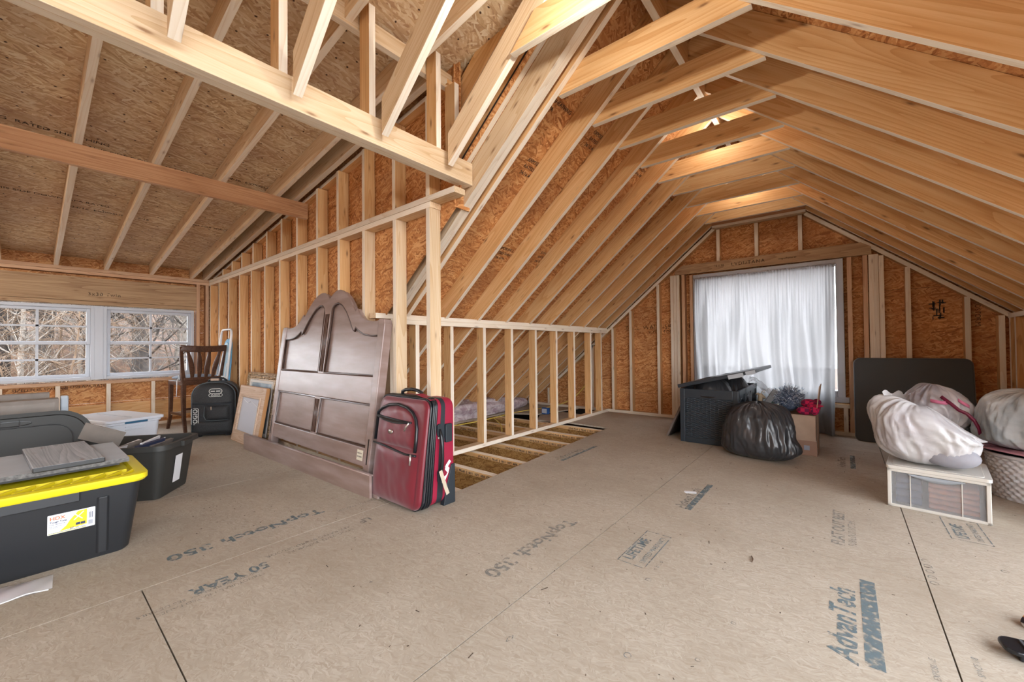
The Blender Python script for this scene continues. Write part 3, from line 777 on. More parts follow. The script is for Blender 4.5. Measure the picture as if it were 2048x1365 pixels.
# ---- left window wall (along Y)
ww = stud_wall_piece('wall_left_window')
XCw = XW - 0.0445
lumber('top_plate', (XCw, YB, 1.928), (XCw, YS, 1.928), 0.089, 0.038, M['pine_red'], ww)
lumber('top_plate', (XCw, YB, 1.889), (XCw, YS, 1.889), 0.089, 0.036, M['pine_red'], ww)
lumber('header', (XW - 0.02, YB, 1.697), (XW - 0.02, 1.508, 1.697), 0.038, 0.275, M['header'], ww)
lumber('header_plate', (XCw, YB, 1.534), (XCw, 1.508, 1.534), 0.089, 0.044, M['header'], ww)
text_mesh('handwriting', '3x30 Twin', 0.055, M['worn_black'], frameT((XW + 0.0005, 0.47, 1.625), (0, 1, 0), (1, 0, 0)), ww, spacing=1.2)
lumber('sill_plate', (XCw, YB, 0.584), (XCw, 1.508, 0.584), 0.089, 0.038, M['pine_red'], ww)
for y in (1.527, 1.63, ): lumber('stud', (XCw, y, 0.038), (XCw, y, 1.87), 0.038, 0.089, M['pine_red'], ww, up=(1, 0, 0))
lumber('bottom_plate', (XCw, YB, 0.019), (XCw, YS, 0.019), 0.089, 0.038, M['pine'], ww)
y = 1.06
while y > YB:
    lumber('cripple_stud', (XCw, y, 0.038), (XCw, y, 0.565), 0.038, 0.089, M['pine'], ww, up=(1, 0, 0)); y -= 0.41
lumber('blocking_board', (XW - 0.075, YB, 0.19), (XW - 0.075, 1.5, 0.19), 0.02, 0.24, M['pine'], ww)
sx = XW - 0.09
for y0, y1, z0, z1 in ((YB, 1.75, -0.02, 0.33), (YB, 1.75, 0.335, 0.60), (YB, -2.4, 0.60, 1.52), (1.50, 1.75, 0.60, 1.2), (1.50, 1.75, 1.203, 1.517), (YB, 1.75, 1.52, 2.075)):
    panel('sheathing', (sx, 0, 0), (0, 1, 0), (0, 0, 1), [(y0, z0), (y1, z0), (y1, z1), (y0, z1)], -0.011, M['osb'], ww)
for s, y, z in (('SIZED FOR SPACING', -0.09, 0.515), ('|| OSB APA RATED', 0.30, 0.525)):
    text_mesh('printed_stamp', s, 0.045, M['worn_black'], frameT((sx + 0.001, y, z), (0, 1, 0), (1, 0, 0)), ww)

# twin double-hung units
def double_hung(parent, y0, y1, z0, z1):
    fx = XW - 0.06
    mb = MB()
    t = 0.034
    yz_frame(mb, y0, y1, z0, z1, t, fx - 0.06, fx + 0.05)
    mb.build('window_frame', M['white_vinyl'], parent, bevel=0.003)
    zm = (z0 + z1) / 2 - 0.0
    for (a, b, dx) in ((z0 + t, zm + 0.02, 0.0), (zm - 0.02, z1 - t, 0.0 + 0.0)):
        up = a > zm - 0.1
        xo = fx + (0.005 if up else -0.025)
        mb = MB(); s = 0.034
        ya, yb = y0 + t, y1 - t
        yz_frame(mb, ya, yb, a, b, s, xo - 0.015, xo + 0.018)
        sash = mb.build('sash', M['white_vinyl'], parent, bevel=0.003)
        mb = MB()
        ym = (ya + yb) / 2; zc = (a + b) / 2
        mb.box(xo - 0.004, xo + 0.008, ym - 0.011, ym + 0.011, a + s, b - s); mb.box(xo - 0.004, xo + 0.008, ya + s, yb - s, zc - 0.010, zc + 0.010)
        mb.build('muntin', M['white_vinyl'], sash)
        mb = MB(); mb.box(xo - 0.006, xo - 0.002, ya + s - .005, yb - s + .005, a + s - .005, b - s + .005); mb.build('pane', M['glass'], sash)
    mb = MB()
    for yq in (y0 + 0.28, y1 - 0.28): mb.box(fx + 0.02, fx + 0.04, yq - 0.035, yq + 0.035, zm + 0.0, zm + 0.012)
    mb.build('sash_lock', M['white_vinyl'], parent)
w0 = tag(empty('window_1'), kind='structure')
double_hung(w0, 0.60, 1.485, 0.62, 1.50)
double_hung(w0, -0.36, 0.53, 0.62, 1.50)
double_hung(w0, -1.32, -0.43, 0.62, 1.50)
double_hung(w0, -2.28, -1.39, 0.62, 1.50)
mb = MB()
for yq in (0.565, -0.395, -1.355): mb.box(XW - 0.085, XW - 0.004, yq - 0.036, yq + 0.036, 0.62, 1.50)
mb.build('mullion_post', M['white_vinyl'], w0)

# ---- dark lower attic beyond the left slope
la = stud_wall_piece('wall_eave')
lumber('top_plate', (-4.3, 1.8, 0.66), (-4.3, YG, 0.66), 0.038, 0.12, M['pine_pale'], la)
for y in (2.55, 3.28, 3.42, 4.1, 4.9): lumber('stud', (-4.32, y, -0.3), (-4.32, y, 0.60), 0.038, 0.06, M['pine_pale'], la, up=(0, 1, 0))
panel('dark_sheet', (-4.9, 1.76, -0.4), (0, 1, 0), (0, 0, 1), [(0, 0), (3.8, 0), (3.8, 1.4), (0, 1.4)], 0.01, M['attic_shade'], la)  # sheet coloured dark to give the eave space its shade
# ---- back wall behind the camera with wide openings
bw = stud_wall_piece('wall_behind_camera')
panel('sheathing', (0, YB - 0.01, 0), (1, 0, 0), (0, 0, 1), [(-6.99, -0.02), (-6.99, 2.1), (-1.2, 2.85), (-0.765, 3.1), (1.7, 2.8), (1.7, -0.02)], 0.011, M['osb'], bw)
# ================================================================== OBJECTS, LEFT
def rrect(w, h, r, n=5, cx=0, cy=0):
    pts = []
    for (sx, sy, a0) in ((1, 1, 0), (-1, 1, 90), (-1, -1, 180), (1, -1, 270)):
        for k in range(n + 1):
            a = radians(a0 + 90 * k / n)
            pts.append((cx + sx * (w / 2 - r) + r * cos(a), cy + sy * (h / 2 - r) + r * sin(a)))
    return pts
def loft(mb, rings, mi=0, cap0=True, cap1=True):
    n = len(rings[0]); vs = [v for r in rings for v in r]
    fs = [(i * n + k, i * n + (k + 1) % n, (i + 1) * n + (k + 1) % n, (i + 1) * n + k) for i in range(len(rings) - 1) for k in range(n)]
    if cap0: fs.append(tuple(reversed(range(n))))
    if cap1: fs.append(tuple(range((len(rings) - 1) * n, len(rings) * n)))
    mb.add(vs, fs, mi)
def ringz(w, h, r, z, n=5): return [(x, y, z) for x, y in rrect(w, h, r, n)]

tote_black = plain('black_plastic', (0.018, 0.020, 0.023), 0.42, spec=0.5, bstr=0.05, nscale=200)
yellow = plain('yellow_plastic', (0.74, 0.62, 0.015), 0.4)
grey_pl = plain('grey_plastic', (0.036, 0.036, 0.033), 0.55, spec=0.35)
grey_dk = plain('dark_grey_plastic', (0.028, 0.03, 0.032), 0.35)
paper = plain('white_paper', (0.72, 0.73, 0.75), 0.6)
cardboard = plain('cardboard', (0.36, 0.24, 0.145), 0.8, noise_amt=0.12, nscale=12)
cardboard_in = plain('greyed_cardboard', (0.22, 0.19, 0.165), 0.8, noise_amt=0.12, nscale=12)
orange_ink = plain('orange_ink', (0.75, 0.16, 0.05), 0.5)
yellow_ink = plain('yellow_ink', (0.80, 0.56, 0.02), 0.5)
blue_ink = plain('navy_ink', (0.03, 0.045, 0.10), 0.5)

# black storage tote, yellow lid
def make_tote(name, w, d, h, mat, wall=0.004, taper=0.86, r=0.05, ribs=True):
    """w along X, d along Y, open top"""
    mb = MB()
    w0, d0 = w * taper, d * taper
    rings = [ringz(w0, d0, r * .8, 0.0), ringz(w, d, r, h)]
    loft(mb, [ringz(w0 - 0.02, d0 - 0.02, r * .7, 0.0), ringz(w0, d0, r * .8, 0.012), ringz(w, d, r, h), ringz(w - 2 * wall, d - 2 * wall, r, h), ringz(w0 - 2 * wall, d0 - 2 * wall, r * .8, 0.012)])
    return mb
bt = empty('storage_tote', (-2.905, 0.0, 0)); tag(bt, 'black plastic storage tote with a bright yellow lid at the left edge', 'storage tote')
TH = 0.335
mb = MB()
def ribbed(z, t, w0=0.42, w1=0.50, d0=0.66, d1=0.74, r=0.04):
    w = w0 + (w1 - w0) * t; d = d0 + (d1 - d0) * t
    return [(x, y, z) for x, y in rrect(w, d, r, 6)]
loft(mb, [[(x * .97, y * .97, 0) for x, y in rrect(0.42, 0.66, 0.04, 6)], ribbed(0.012, 0.03), ribbed(TH, 1.0)])
body = mb.build('body', tote_black, bt, smooth=True, auto=True)
# vertical stiffening ribs on the long side (faces +X) and end
mb = MB()
for yc, wd in ((-0.25, 0.05), (-0.06, 0.30), (0.235, 0.05)):
    if wd > 0.1: continue
    vs = []
    for z, xo in ((0.02, 0.2115), (TH - 0.05, 0.243)):
        vs += [(xo - 0.004, yc - wd / 2, z), (xo + 0.010, yc - wd / 2 + 0.012, z), (xo + 0.010, yc + wd / 2 - 0.012, z), (xo - 0.004, yc + wd / 2, z)]
    mb.add(vs, [(0, 1, 5, 4), (1, 2, 6, 5), (2, 3, 7, 6), (0, 3, 2, 1), (4, 5, 6, 7), (0, 4, 7, 3)])
mb.box(0.243, 0.262, -0.22, 0.16, TH - 0.045, TH)
mb.build('side_rib', tote_black, bt, bevel=0.003)
# lid
mb = MB()
LZ = 0.33
loft(mb, [ringz(0.525, 0.765, 0.045, LZ, 6), ringz(0.545, 0.785, 0.05, LZ + 0.012, 6), ringz(0.545, 0.785, 0.05, LZ + 0.034, 6), ringz(0.52, 0.76, 0.045, LZ + 0.038, 6),
          ringz(0.46, 0.70, 0.04, LZ + 0.036, 6), ringz(0.45, 0.69, 0.035, LZ + 0.018, 6)])
lid = mb.build('lid', yellow, bt, smooth=True, auto=True)
mb = MB()
for k in range(13):
    y = -0.33 + k * 0.055
    T = Matrix.Translation((0.17, y, LZ + 0.02)) @ Matrix.Rotation(radians(-35), 4, 'Z')
    mb.box(-0.055, 0.05, -0.004, 0.004, 0, 0.016, T=T)
mb.box(0.10, 0.108, -0.33, 0.33, LZ + 0.018, LZ + 0.034)
mb.build('lid_rib', yellow, lid)
# label
def on_tote(y, z): return 0.21 + (z - 0.012) / (TH - 0.012) * 0.04 + 0.0012
nx = Vector((1, 0, -0.124)).normalized()
lab = empty('product_label', (on_tote(0.066, 0.205), 0.066, 0.205), parent=bt)
TL = frameT((on_tote(0, 0.163), 0.066, 0.160), (0, 1, 0), nx)
lab.matrix_local = TL; tag(lab, 'white and yellow product label')
mb = MB(); mb.prism(rrect(0.144, 0.088, 0.003, 3, 0.072, 0.044), 0, 0.0006); mb.build('label_sheet', paper, lab)
mb = MB(); mb.prism([(0.035, 0.008), (0.118, 0.016), (0.118, 0.085), (0.09, 0.083), (0.066, 0.05), (0.055, 0.028)], 0.0007, 0.0009); mb.box(0.002, 0.116, 0.002, 0.004, 0.0007, 0.0009); mb.build('label_print', yellow_ink, lab)
mb = MB()
for a, b in (((0.075, 0.078), (0.104, 0.045)), ((0.078, 0.045), (0.108, 0.078))): mb.tube([(a[0], a[1], 0.001), (b[0], b[1], 0.001)], 0.002, 5)
mb.build('label_print', paper, lab)
mb = MB(); mb.box(0.084, 0.098, 0.020, 0.031, 0.0009, 0.0012); mb.box(0.099, 0.113, 0.020, 0.031, 0.0009, 0.0012); mb.box(0.002, 0.116, 0.005, 0.0065, 0.0007, 0.0009)
for k in range(9): mb.box(0.123 + k * 0.0016, 0.1238 + k * 0.0016, 0.010, 0.030, 0.0007, 0.0009)
for k in range(3): mb.box(0.124 + k * 0.005, 0.1262 + k * 0.005, 0.040, 0.068, 0.0007, 0.0009)
mb.build('label_print', blue_ink, lab)
for s, x, y, sz, mt in (('HDX', 0.006, 0.064, 0.021, orange_ink), ('Tough Tote', 0.006, 0.051, 0.0105, blue_ink), ('Caja resistente', 0.006, 0.042, 0.0075, blue_ink), ('Snap lid, heavy duty', 0.006, 0.034, 0.0045, blue_ink), ('Tapa a presion', 0.006, 0.028, 0.0045, blue_ink), ('27', 0.066, 0.008, 0.012, blue_ink), ('GAL / 102 L', 0.083, 0.009, 0.006, blue_ink)):
    text_mesh('label_print', s, sz, mt, Matrix.Translation((x, y, 0.0009)), lab, bold=len(s) < 12)

# boards on the lid
bd_top = plain('pale_grey_melamine', (0.43, 0.47, 0.51), 0.35, noise_amt=0.08, nscale=6)
bd_edge = plain('speckled_board_edge', (0.13, 0.125, 0.12), 0.7, noise_amt=0.5, nscale=60)
def board(name, cx, cy, w, d, z, th, rz, top, edge, label, bev=0.0):
    T = Matrix.Translation((cx, cy, z)) @ Matrix.Rotation(rz, 4, 'Z')
    mb = MB(); mb.box(-w / 2, w / 2, -d / 2, d / 2, 0, th, mi=1)
    for i, f in enumerate(mb.f):
        mb.m[i] = 0 if i == 1 else 1
    o = mb.build(name, [top, edge], None, T=T, bevel=bev)
    return tag(o, label, 'board')
board('shelf_board', -3.14, -0.115, 0.56, 0.92, 0.388, 0.020, radians(0.5), bd_top, bd_edge, 'large pale grey shelf board lying flat on the yellow tote lid')
board('under_board', -3.16, -0.135, 0.50, 0.90, 0.3685, 0.019, radians(0.5), grey_dk, grey_dk, 'dark board sandwiched between the yellow lid and the pale shelf board')
wood_grey = lumber_mat('grey_washed_wood', (0.42, 0.44, 0.46), (0.30, 0.32, 0.34), (0.17, 0.18, 0.20), 0.5)
sb = board('plank_board', -3.145, 0.125, 0.62, 0.235, 0.4085, 0.024, radians(3), wood_grey, grey_dk, 'short grey-washed wooden board on top of the shelf board', 0.005)

# clear sleeve with dark red contents on the floor
sl = empty('plastic_sleeve', (-2.56, -0.03, 0.002), radians(-3)); tag(sl, 'clear plastic sleeve with dark red contents on the floor below the tote', 'plastic sleeve')
sleeve_mat = plain('cloudy_plastic', (0.75, 0.72, 0.72), 0.25, trans=0.0, alpha=0.45)
mb = MB(); mb.grid(lambda u, v: ((v - 0.5) * 0.15, -0.25 + u * 0.36, 0.004 + 0.022 * sin(pi * v) * (0.5 + 0.5 * sin(pi * u)) + 0.002 * sin(20 * u + 9 * v)), 30, 14); mb.grid(lambda u, v: ((v - 0.5) * 0.15, -0.25 + u * 0.36, 0.001), 4, 4)
mb.build('sleeve', sleeve_mat, sl, smooth=True)
mb = MB(); mb.grid(lambda u, v: ((v - 0.5) * 0.11 - 0.005, -0.24 + u * 0.29, 0.003 + 0.015 * sin(pi * v) * (0.4 + 0.6 * sin(pi * u))), 20, 10); mb.build('contents', plain('dark_red_fabric', (0.14, 0.035, 0.03), 0.8, noise_amt=0.3), sl, smooth=True)
mb = MB(); mb.tube([(0.076, -0.24 + i * 0.02, 0.005 + 0.004 * sin(i)) for i in range(18)], 0.002, 6); mb.build('edge_seam', paper, sl)

# grey open tote
gt = empty('open_tote', (-3.72, 0.43, 0), atan2(0.6, -0.8) - pi / 2 + pi / 2); tag(gt, 'dark grey open storage tote filled with flat papers and frames', 'storage tote')
# local X along width dir v=(-.8,.6), local Y along -u
W_, D_, H_ = 0.43, 0.66, 0.34
mb = MB()
loft(mb, [ringz(W_ * .80, D_ * .84, 0.035, 0.0, 6), ringz(W_ * .82, D_ * .86, 0.045, 0.012, 6), ringz(W_ * .97, D_ * .98, 0.06, H_, 6), ringz(W_ * 1.03, D_ * 1.03, 0.07, H_ + 0.003, 6), ringz(W_ * 1.05, D_ * 1.05, 0.07, H_ - 0.022, 6), ringz(W_ * 1.06, D_ * 1.06, 0.075, H_ - 0.022, 6), ringz(W_ * 1.045, D_ * 1.045, 0.075, H_ + 0.010, 6),
          ringz(W_ * .94, D_ * .96, 0.055, H_ + 0.010, 6), ringz(W_ * .78, D_ * .83, 0.035, 0.01, 6)])
mb.build('body', grey_pl, gt, smooth=True, auto=True)
mb = MB(); mb.box(-0.05, 0.05, D_ / 2 - 0.01 + 0.02, D_ / 2 + 0.035, H_ - 0.03, H_ + 0.006); mb.box(-0.05, 0.05, -D_ / 2 - 0.035, -D_ / 2 - 0.01, H_ - 0.03, H_ + 0.006); mb.build('handle', grey_pl, gt, bevel=0.004)
mb = MB()
mb.add([(-0.16, -0.2915, 0.06), (-0.03, -0.2915, 0.06), (-0.03, -0.325, 0.30), (-0.16, -0.325, 0.30)], [(0, 1, 2, 3)])
rsn = random.Random(11)
for i in range(7):
    it = empty('paper_packet', (-3.66 + rsn.uniform(-.10, .04), 0.44 + rsn.uniform(-0.08, 0.16), 0.03), atan2(0.6, -0.8) + rsn.uniform(-.15, .15))
    mb = MB(); t = rsn.choice((0.004, 0.012, 0.02))
    T = Matrix.Rotation(rsn.uniform(0.12, 0.30), 4, 'X')
    hh = rsn.uniform(0.30, 0.335)
    mb.box(-0.13, 0.13, -t / 2, t / 2, 0, hh, T=T)
    o = mb.build('sheet', [paper, cardboard_in, paper, grey_dk, cardboard_in, paper, blue_ink][i], it)
    tag(it, '%s standing in the grey open tote' % ['thin white packet at the front', 'brown card folder', 'white paper packet in the middle', 'black slim frame', 'brown card sheet at the back', 'white envelope at the rear', 'dark blue folder'][i], 'packet', 'papers standing in the grey tote')
# label on the end
mb = MB(); mb.box(-0.11, -0.03, -0.0006, 0.0006, 0.07, 0.25); lo = mb.build('paper_label', paper, gt)
lo.matrix_local = Matrix.Translation((0.06, -0.2885, 0)) @ Matrix.Rotation(radians(6.6), 4, 'X')
# cardboard flap
mb = MB(); mb.box(-0.10, 0.10, -0.0025, 0.0025, 0, 0.13)
o = mb.build('cardboard_flap', cardboard_in, None, T=Matrix.Translation((-3.66, 0.30, 0.375)) @ Matrix.Rotation(radians(75), 4, 'Z') @ Matrix.Rotation(radians(25), 4, 'Y') @ Matrix.Rotation(radians(30), 4, 'X'))
tag(o, 'loose grey-brown cardboard flap sticking up behind the shelf board', 'cardboard')

# lid leaning on the boxes
ll = empty('tote_lid', (-4.10, -0.055, 0.005)); tag(ll, 'dark grey tote lid standing on edge against the cardboard boxes', 'lid')
ll.matrix_world = Matrix.Translation((-4.13, -0.06, 0.0)) @ Matrix.Rotation(radians(-9), 4, 'Y')
mb = MB()
def lid_ring(w, h, r, x, n=8): return [(x, a, b + 0.275) for a, b in rrect(w, h, r, n)]
loft(mb, [lid_ring(0.74, 0.55, 0.16, -0.01), lid_ring(0.75, 0.56, 0.17, 0.0), lid_ring(0.75, 0.56, 0.17, 0.018), lid_ring(0.70, 0.51, 0.15, 0.02), lid_ring(0.69, 0.50, 0.145, 0.004)])
mb.build('lid_shell', grey_pl, ll, smooth=True, auto=True)
mb = MB(); pr = [(0.0055, a, b + 0.275) for a, b in rrect(0.56, 0.38, 0.10, 8)]; mb.tube(pr, 0.004, 6, closed=True)
mb.tube([(0.0055, 0.09 * cos(t * pi / 12), 0.49 + 0.016 * sin(t * pi / 12)) for t in range(24)], 0.003, 6, closed=True)
for y in (-0.04, 0.04): mb.tube([(0.006, y, 0.465), (0.006, y, 0.515)], 0.003, 6)
mb.build('lid_ridge', grey_dk, ll)

# cardboard boxes
def carton(name, loc, rz, w, d, h, label, mat=cardboard_in):
    r = empty(name, loc, rz); tag(r, label, 'box')
    mb = MB(); mb.box(-w / 2, w / 2, -d / 2, d / 2, 0, h); mb.build('carton', mat, r, bevel=0.002)
    return r
cb = carton('cardboard_box', (-4.50, -0.27, 0.0), 0, 0.14, 0.86, 0.615, 'flat brown cardboard box with a FRAGILE label behind the grey lid')
T = frameT((0.0712, -0.02, 0.545), (0, 1, 0), (1, 0, 0))
mb = MB(); mb.box(-0.10, 0.15, -0.01, 0.02, 0, 0.0006, T=T); mb.box(0.148, 0.15, -0.2, 0.0, 0, 0.0006, T=T)
mb.build('printed_panel', blue_ink, cb)
text_mesh('box_print', 'FRAGILE', 0.024, paper, T @ Matrix.Translation((-0.05, -0.004, 0.001)), cb, bold=True)
for k, s in enumerate(('CUIDADO', 'LAMINATE', 'HANDLE WITH CARE', 'THIS END UP')):
    text_mesh('box_print', s, 0.016, blue_ink, T @ Matrix.Translation((-0.05, -0.04 - k * 0.03, 0.001)), cb)
cb2 = carton('cardboard_box', (-4.66, -0.31, 0.0), 0, 0.10, 0.86, 0.65, 'darker flat cardboard box standing directly against the back of the FRAGILE box')
mb = MB(); mb.box(-0.03, 0.03, -0.02, 0.02, 0, 0.63)
fo = mb.build('foam_block', plain('grey_foam', (0.42, 0.47, 0.52), 0.8), None, T=Matrix.Translation((-4.50, 0.19, 0)), bevel=0.008)
tag(fo, 'tall blue-grey foam edge strip standing at the right end of the cardboard boxes', 'foam strip')
mb = MB(); mb.grid(lambda u, v: (0.0745 + 0.002 * sin(40 * u) * sin(31 * v), 0.17 + u * 0.24, 0.45 + v * 0.14), 20, 14)
mb.build('clear_tape', plain('clear_tape', (0.8, 0.75, 0.7), 0.15, alpha=0.08), cb, smooth=True)

# translucent white bin with blue latches
wbn = empty('latch_box', (-5.4, 0.545, 0), atan2(-0.3, -0.95)); tag(wbn, 'low translucent white storage box with blue latches near the stool', 'storage box')
bw_, bd_ = 0.76, 0.43
white_pl = plain('translucent_white_plastic', (0.72, 0.77, 0.84), 0.3, spec=0.5)
mb = MB(); loft(mb, [ringz(bw_ * .86, bd_ * .86, 0.04, 0, 6), ringz(bw_ * .95, bd_ * .94, 0.05, 0.29, 6), ringz(bw_ * .99, bd_ * .98, 0.05, 0.295, 6), ringz(bw_ * .99, bd_ * .98, 0.05, 0.315, 6)])
mb.build('body', white_pl, wbn, smooth=True, auto=True)
mb = MB(); loft(mb, [ringz(bw_ * 1.0, bd_ * 1.0, 0.03, 0.312, 6), ringz(bw_ * 1.02, bd_ * 1.02, 0.03, 0.318, 6), ringz(bw_ * 1.02, bd_ * 1.02, 0.03, 0.338, 6), ringz(bw_ * .99, bd_ * .98, 0.03, 0.343, 6), ringz(bw_ * .94, bd_ * .90, 0.03, 0.341, 6)])
mb.build('lid', white_pl, wbn, smooth=True, auto=True)
mb = MB(); mb.box(-0.3, 0.3, -0.002, 0.002, 0.342, 0.345); mb.build('lid_crease', plain('grey_crease', (0.4, 0.43, 0.47), 0.5), wbn)
latch = plain('blue_latch', (0.03, 0.13, 0.24), 0.35)
for sx_ in (-1, 1):
    mb = MB(); mb.box(sx_ * bw_ * .495 - 0.008, sx_ * bw_ * .495 + 0.02, -0.085, 0.085, 0.296, 0.332); lt = mb.build('latch', latch, wbn, bevel=0.005)
    mb = MB(); mb.box(sx_ * bw_ * .47 - 0.01, sx_ * bw_ * .47 + 0.014, -0.075, 0.075, 0.262, 0.272); mb.box(sx_ * bw_ * .47 - 0.01, sx_ * bw_ * .47 + 0.014, -0.075, 0.075, 0.235, 0.245); mb.build('grip', white_pl, wbn, bevel=0.003)

# ------------------------------------------------------------------ bar stool
walnut = lumber_mat('dark_walnut', (0.115, 0.055, 0.032), (0.075, 0.032, 0.018), (0.035, 0.014, 0.008), 0.1, rough=0.32)
st = empty('bar_stool', (-6.20, 1.345, 0), radians(188)); tag(st, 'dark walnut bar stool with slatted back and grey-blue cushion by the window', 'bar stool')
# local: front is +X (rotated: towards the window), back at -X
hw_ = 0.205
def sq_leg(pts, w0, w1, name, parent):
    mb = MB(); rings = []
    n = len(pts)
    for i, p in enumerate(pts):
        t = i / (n - 1); w = w0 + (w1 - w0) * t
        rings.append([(p[0] - w / 2, p[1] - w / 2, p[2]), (p[0] + w / 2, p[1] - w / 2, p[2]), (p[0] + w / 2, p[1] + w / 2, p[2]), (p[0] - w / 2, p[1] + w / 2, p[2])])
    loft(mb, rings); return mb.build(name, walnut, parent, bevel=0.004)
for s in (-1, 1):
    sq_leg([(-0.245, s * (hw_ - .02), 0), (-0.20, s * (hw_ - .02), 0.15), (-0.185, s * (hw_ - .02), 0.35), (-0.185, s * (hw_ - .02), 0.56)], 0.032, 0.045, 'leg', st)
    sq_leg([(0.235, s * (hw_ - .01), 0), (0.19, s * (hw_ - .02), 0.15), (0.175, s * (hw_ - .02), 0.35), (0.175, s * (hw_ - .02), 0.56)], 0.030, 0.042, 'leg', st)
    sq_leg([(-0.185, s * (hw_ - .02), 0.575), (-0.20, s * hw_, 0.75), (-0.24, s * (hw_ + .025), 1.0)], 0.042, 0.032, 'back_post', st)
mb = MB(); mb.box(-0.205, 0.20, -0.205, 0.205, 0.545, 0.60); mb.build('seat_frame', walnut, st, bevel=0.006)
mb = MB(); mb.grid(lambda u, v: (-0.24 - 0.028 * sin(pi * u) + 0.0, -0.235 + 0.47 * u, 0.935 + 0.075 * v + 0.012 * (abs(u - .5) * 2) ** 2), 16, 4); mb.build('top_rail', walnut, st, smooth=True, solid=0.024, bevel=0.003)
for k in range(4):
    yb = (-0.105 + k * 0.07); yt = (-0.165 + k * 0.11)
    sg = -1 if k in (0, 1) else 1
    def slat(u, v, yb=yb, yt=yt, sg=sg, k=k):
        c = yb + (yt - yb) * v ** 1.6
        wd = 0.030 + 0.024 * sin(pi * min(1, v * 1.05)) ** 1.5
        return (-0.195 - 0.050 * v - 0.012 * sin(pi * v), c + (u - .5) * wd, 0.62 + v * 0.325)
    mb = MB(); mb.grid(slat, 4, 14); mb.build('slat', walnut, st, smooth=True, solid=0.012)
mb = MB(); mb.box(-0.215, -0.18, -0.19, 0.19, 0.60, 0.635); mb.build('lower_rail', walnut, st, bevel=0.004)
for z, xs_ in ((0.20, 0.185), (0.31, 0.175)):
    for s in (-1, 1):
        if z < .25:
            mb = MB(); mb.box(-xs_, xs_, s * 0.185 - 0.012, s * 0.185 + 0.012, z - 0.012, z + 0.012); mb.build('stretcher', walnut, st)
mb = MB(); mb.box(0.17, 0.20, -0.185, 0.185, 0.17, 0.20); mb.build('foot_rest', plain('worn_foot_rest', (0.45, 0.33, 0.22), 0.5), st)
mb = MB(); mb.box(-0.20, -0.18, -0.185, 0.185, 0.25, 0.275); mb.build('stretcher', walnut, st)
cush = plain('grey_blue_fabric', (0.28, 0.34, 0.42), 0.85, noise_amt=0.2, nscale=60)
mb = MB(); mb.sphere((0.01, 0, 0.63), 0.215, 14, sq=(0.95, 1.04, 0.16)); mb.build('cushion', cush, st, smooth=True)
mb = MB(); mb.tube([(-0.12, 0.215, 0.63), (-0.15, 0.235, 0.60), (-0.155, 0.238, 0.50), (-0.15, 0.240, 0.42)], 0.004, 6); mb.tube([(-0.15, 0.215, 0.64), (-0.19, 0.235, 0.67), (-0.21, 0.235, 0.64), (-0.18, 0.225, 0.60)], 0.004, 6)
mb.build('cushion_tie', plain('white_cord', (0.75, 0.76, 0.78), 0.7), st, smooth=True)

# ------------------------------------------------------------------ ironing board folded in the corner
ib = empty('ironing_board', (-6.10, 1.50, 0)); tag(ib, 'folded ironing board with blue cover and white tube frame in the left corner', 'ironing board')
ib.matrix_world = Matrix.Translation((-6.00, 1.515, 0)) @ Matrix.Rotation(radians(-5.0), 4, 'X')
wt_ = plain('white_tube', (0.74, 0.76, 0.78), 0.3)
mb = MB()
arc = [(-0.20, 0, 0.0), (-0.20, 0, 1.16)] + [(-0.20 + 0.06 * (1 - cos(a)), 0, 1.16 + 0.06 * sin(a)) for a in (0.5, 1.0, 1.3, 1.57)] + [(0.14 + 0.06 * sin(a), 0, 1.16 + 0.06 * cos(a)) for a in (0.0, 0.5, 1.0, 1.57)] + [(0.20, 0, 0.0)]
mb.tube(arc, 0.013, 10); mb.build('tube_frame', wt_, ib, smooth=True)
mb = MB(); mb.tube([(-0.20, 0, 0.64), (0.20, 0, 0.62)], 0.009, 8); mb.tube([(-0.1, 0.012, 0.1), (0.1, 0.012, 0.8)], 0.009, 8); mb.build('cross_bar', wt_, ib, smooth=True)
blue_c = plain('pale_blue_fabric', (0.16, 0.42, 0.66), 0.7, noise_amt=0.25, nscale=14)
mb = MB(); prof = []
for k in range(9):
    a = pi * k / 8; prof.append((0.13 * cos(a), 1.02 + 0.09 * sin(a)))
prof += [(-0.16, 0.80), (-0.17, 0.05), (0.17, 0.05), (0.16, 0.80)]
mb.prism(prof, 0.022, 0.045, axis='y'); mb.build('board_cover', blue_c, ib, bevel=0.006)
mb = MB(); mb.prism([(x * .62, z * 1.0 - 0.05) for x, z in prof], 0.012, 0.021, axis='y'); mb.build('cover_patch', plain('pale_cyan_fabric', (0.45, 0.66, 0.80), 0.7), ib)
# ================================================================== HEADBOARD, RAILS, CASES, FRAMES
def bedwood_mat():
    m, nt, b = new_mat('brown_lacquered_wood')
    v, rnd, base, _ = rand_coords(nt, (1.5, 1.5, 9.0))
    n1 = N(nt, 'ShaderNodeTexNoise', _Scale=1.5, _Detail=3.0); nt.links.new(v, n1.inputs['Vector'])
    nt.links.new(ramp(nt, n1.outputs['Fac'], [(0.3, (0.22, 0.145, 0.12)), (0.55, (0.30, 0.215, 0.19)), (0.8, (0.39, 0.305, 0.285))]), b.inputs['Base Color'])
    b.inputs['Roughness'].default_value = 0.40; b.inputs['Specular IOR Level'].default_value = 0.5
    b.inputs['Coat Weight'].default_value = 0.5; b.inputs['Coat Roughness'].default_value = 0.27
    return m
BW = bedwood_mat()
BWD = plain('dark_brown_moulding', (0.055, 0.026, 0.017), 0.35, coat=0.4)
hbd = empty('headboard', (-3.34, 1.475, 0)); tag(hbd, 'large brown arched wooden headboard leaning against the stud wall', 'headboard')
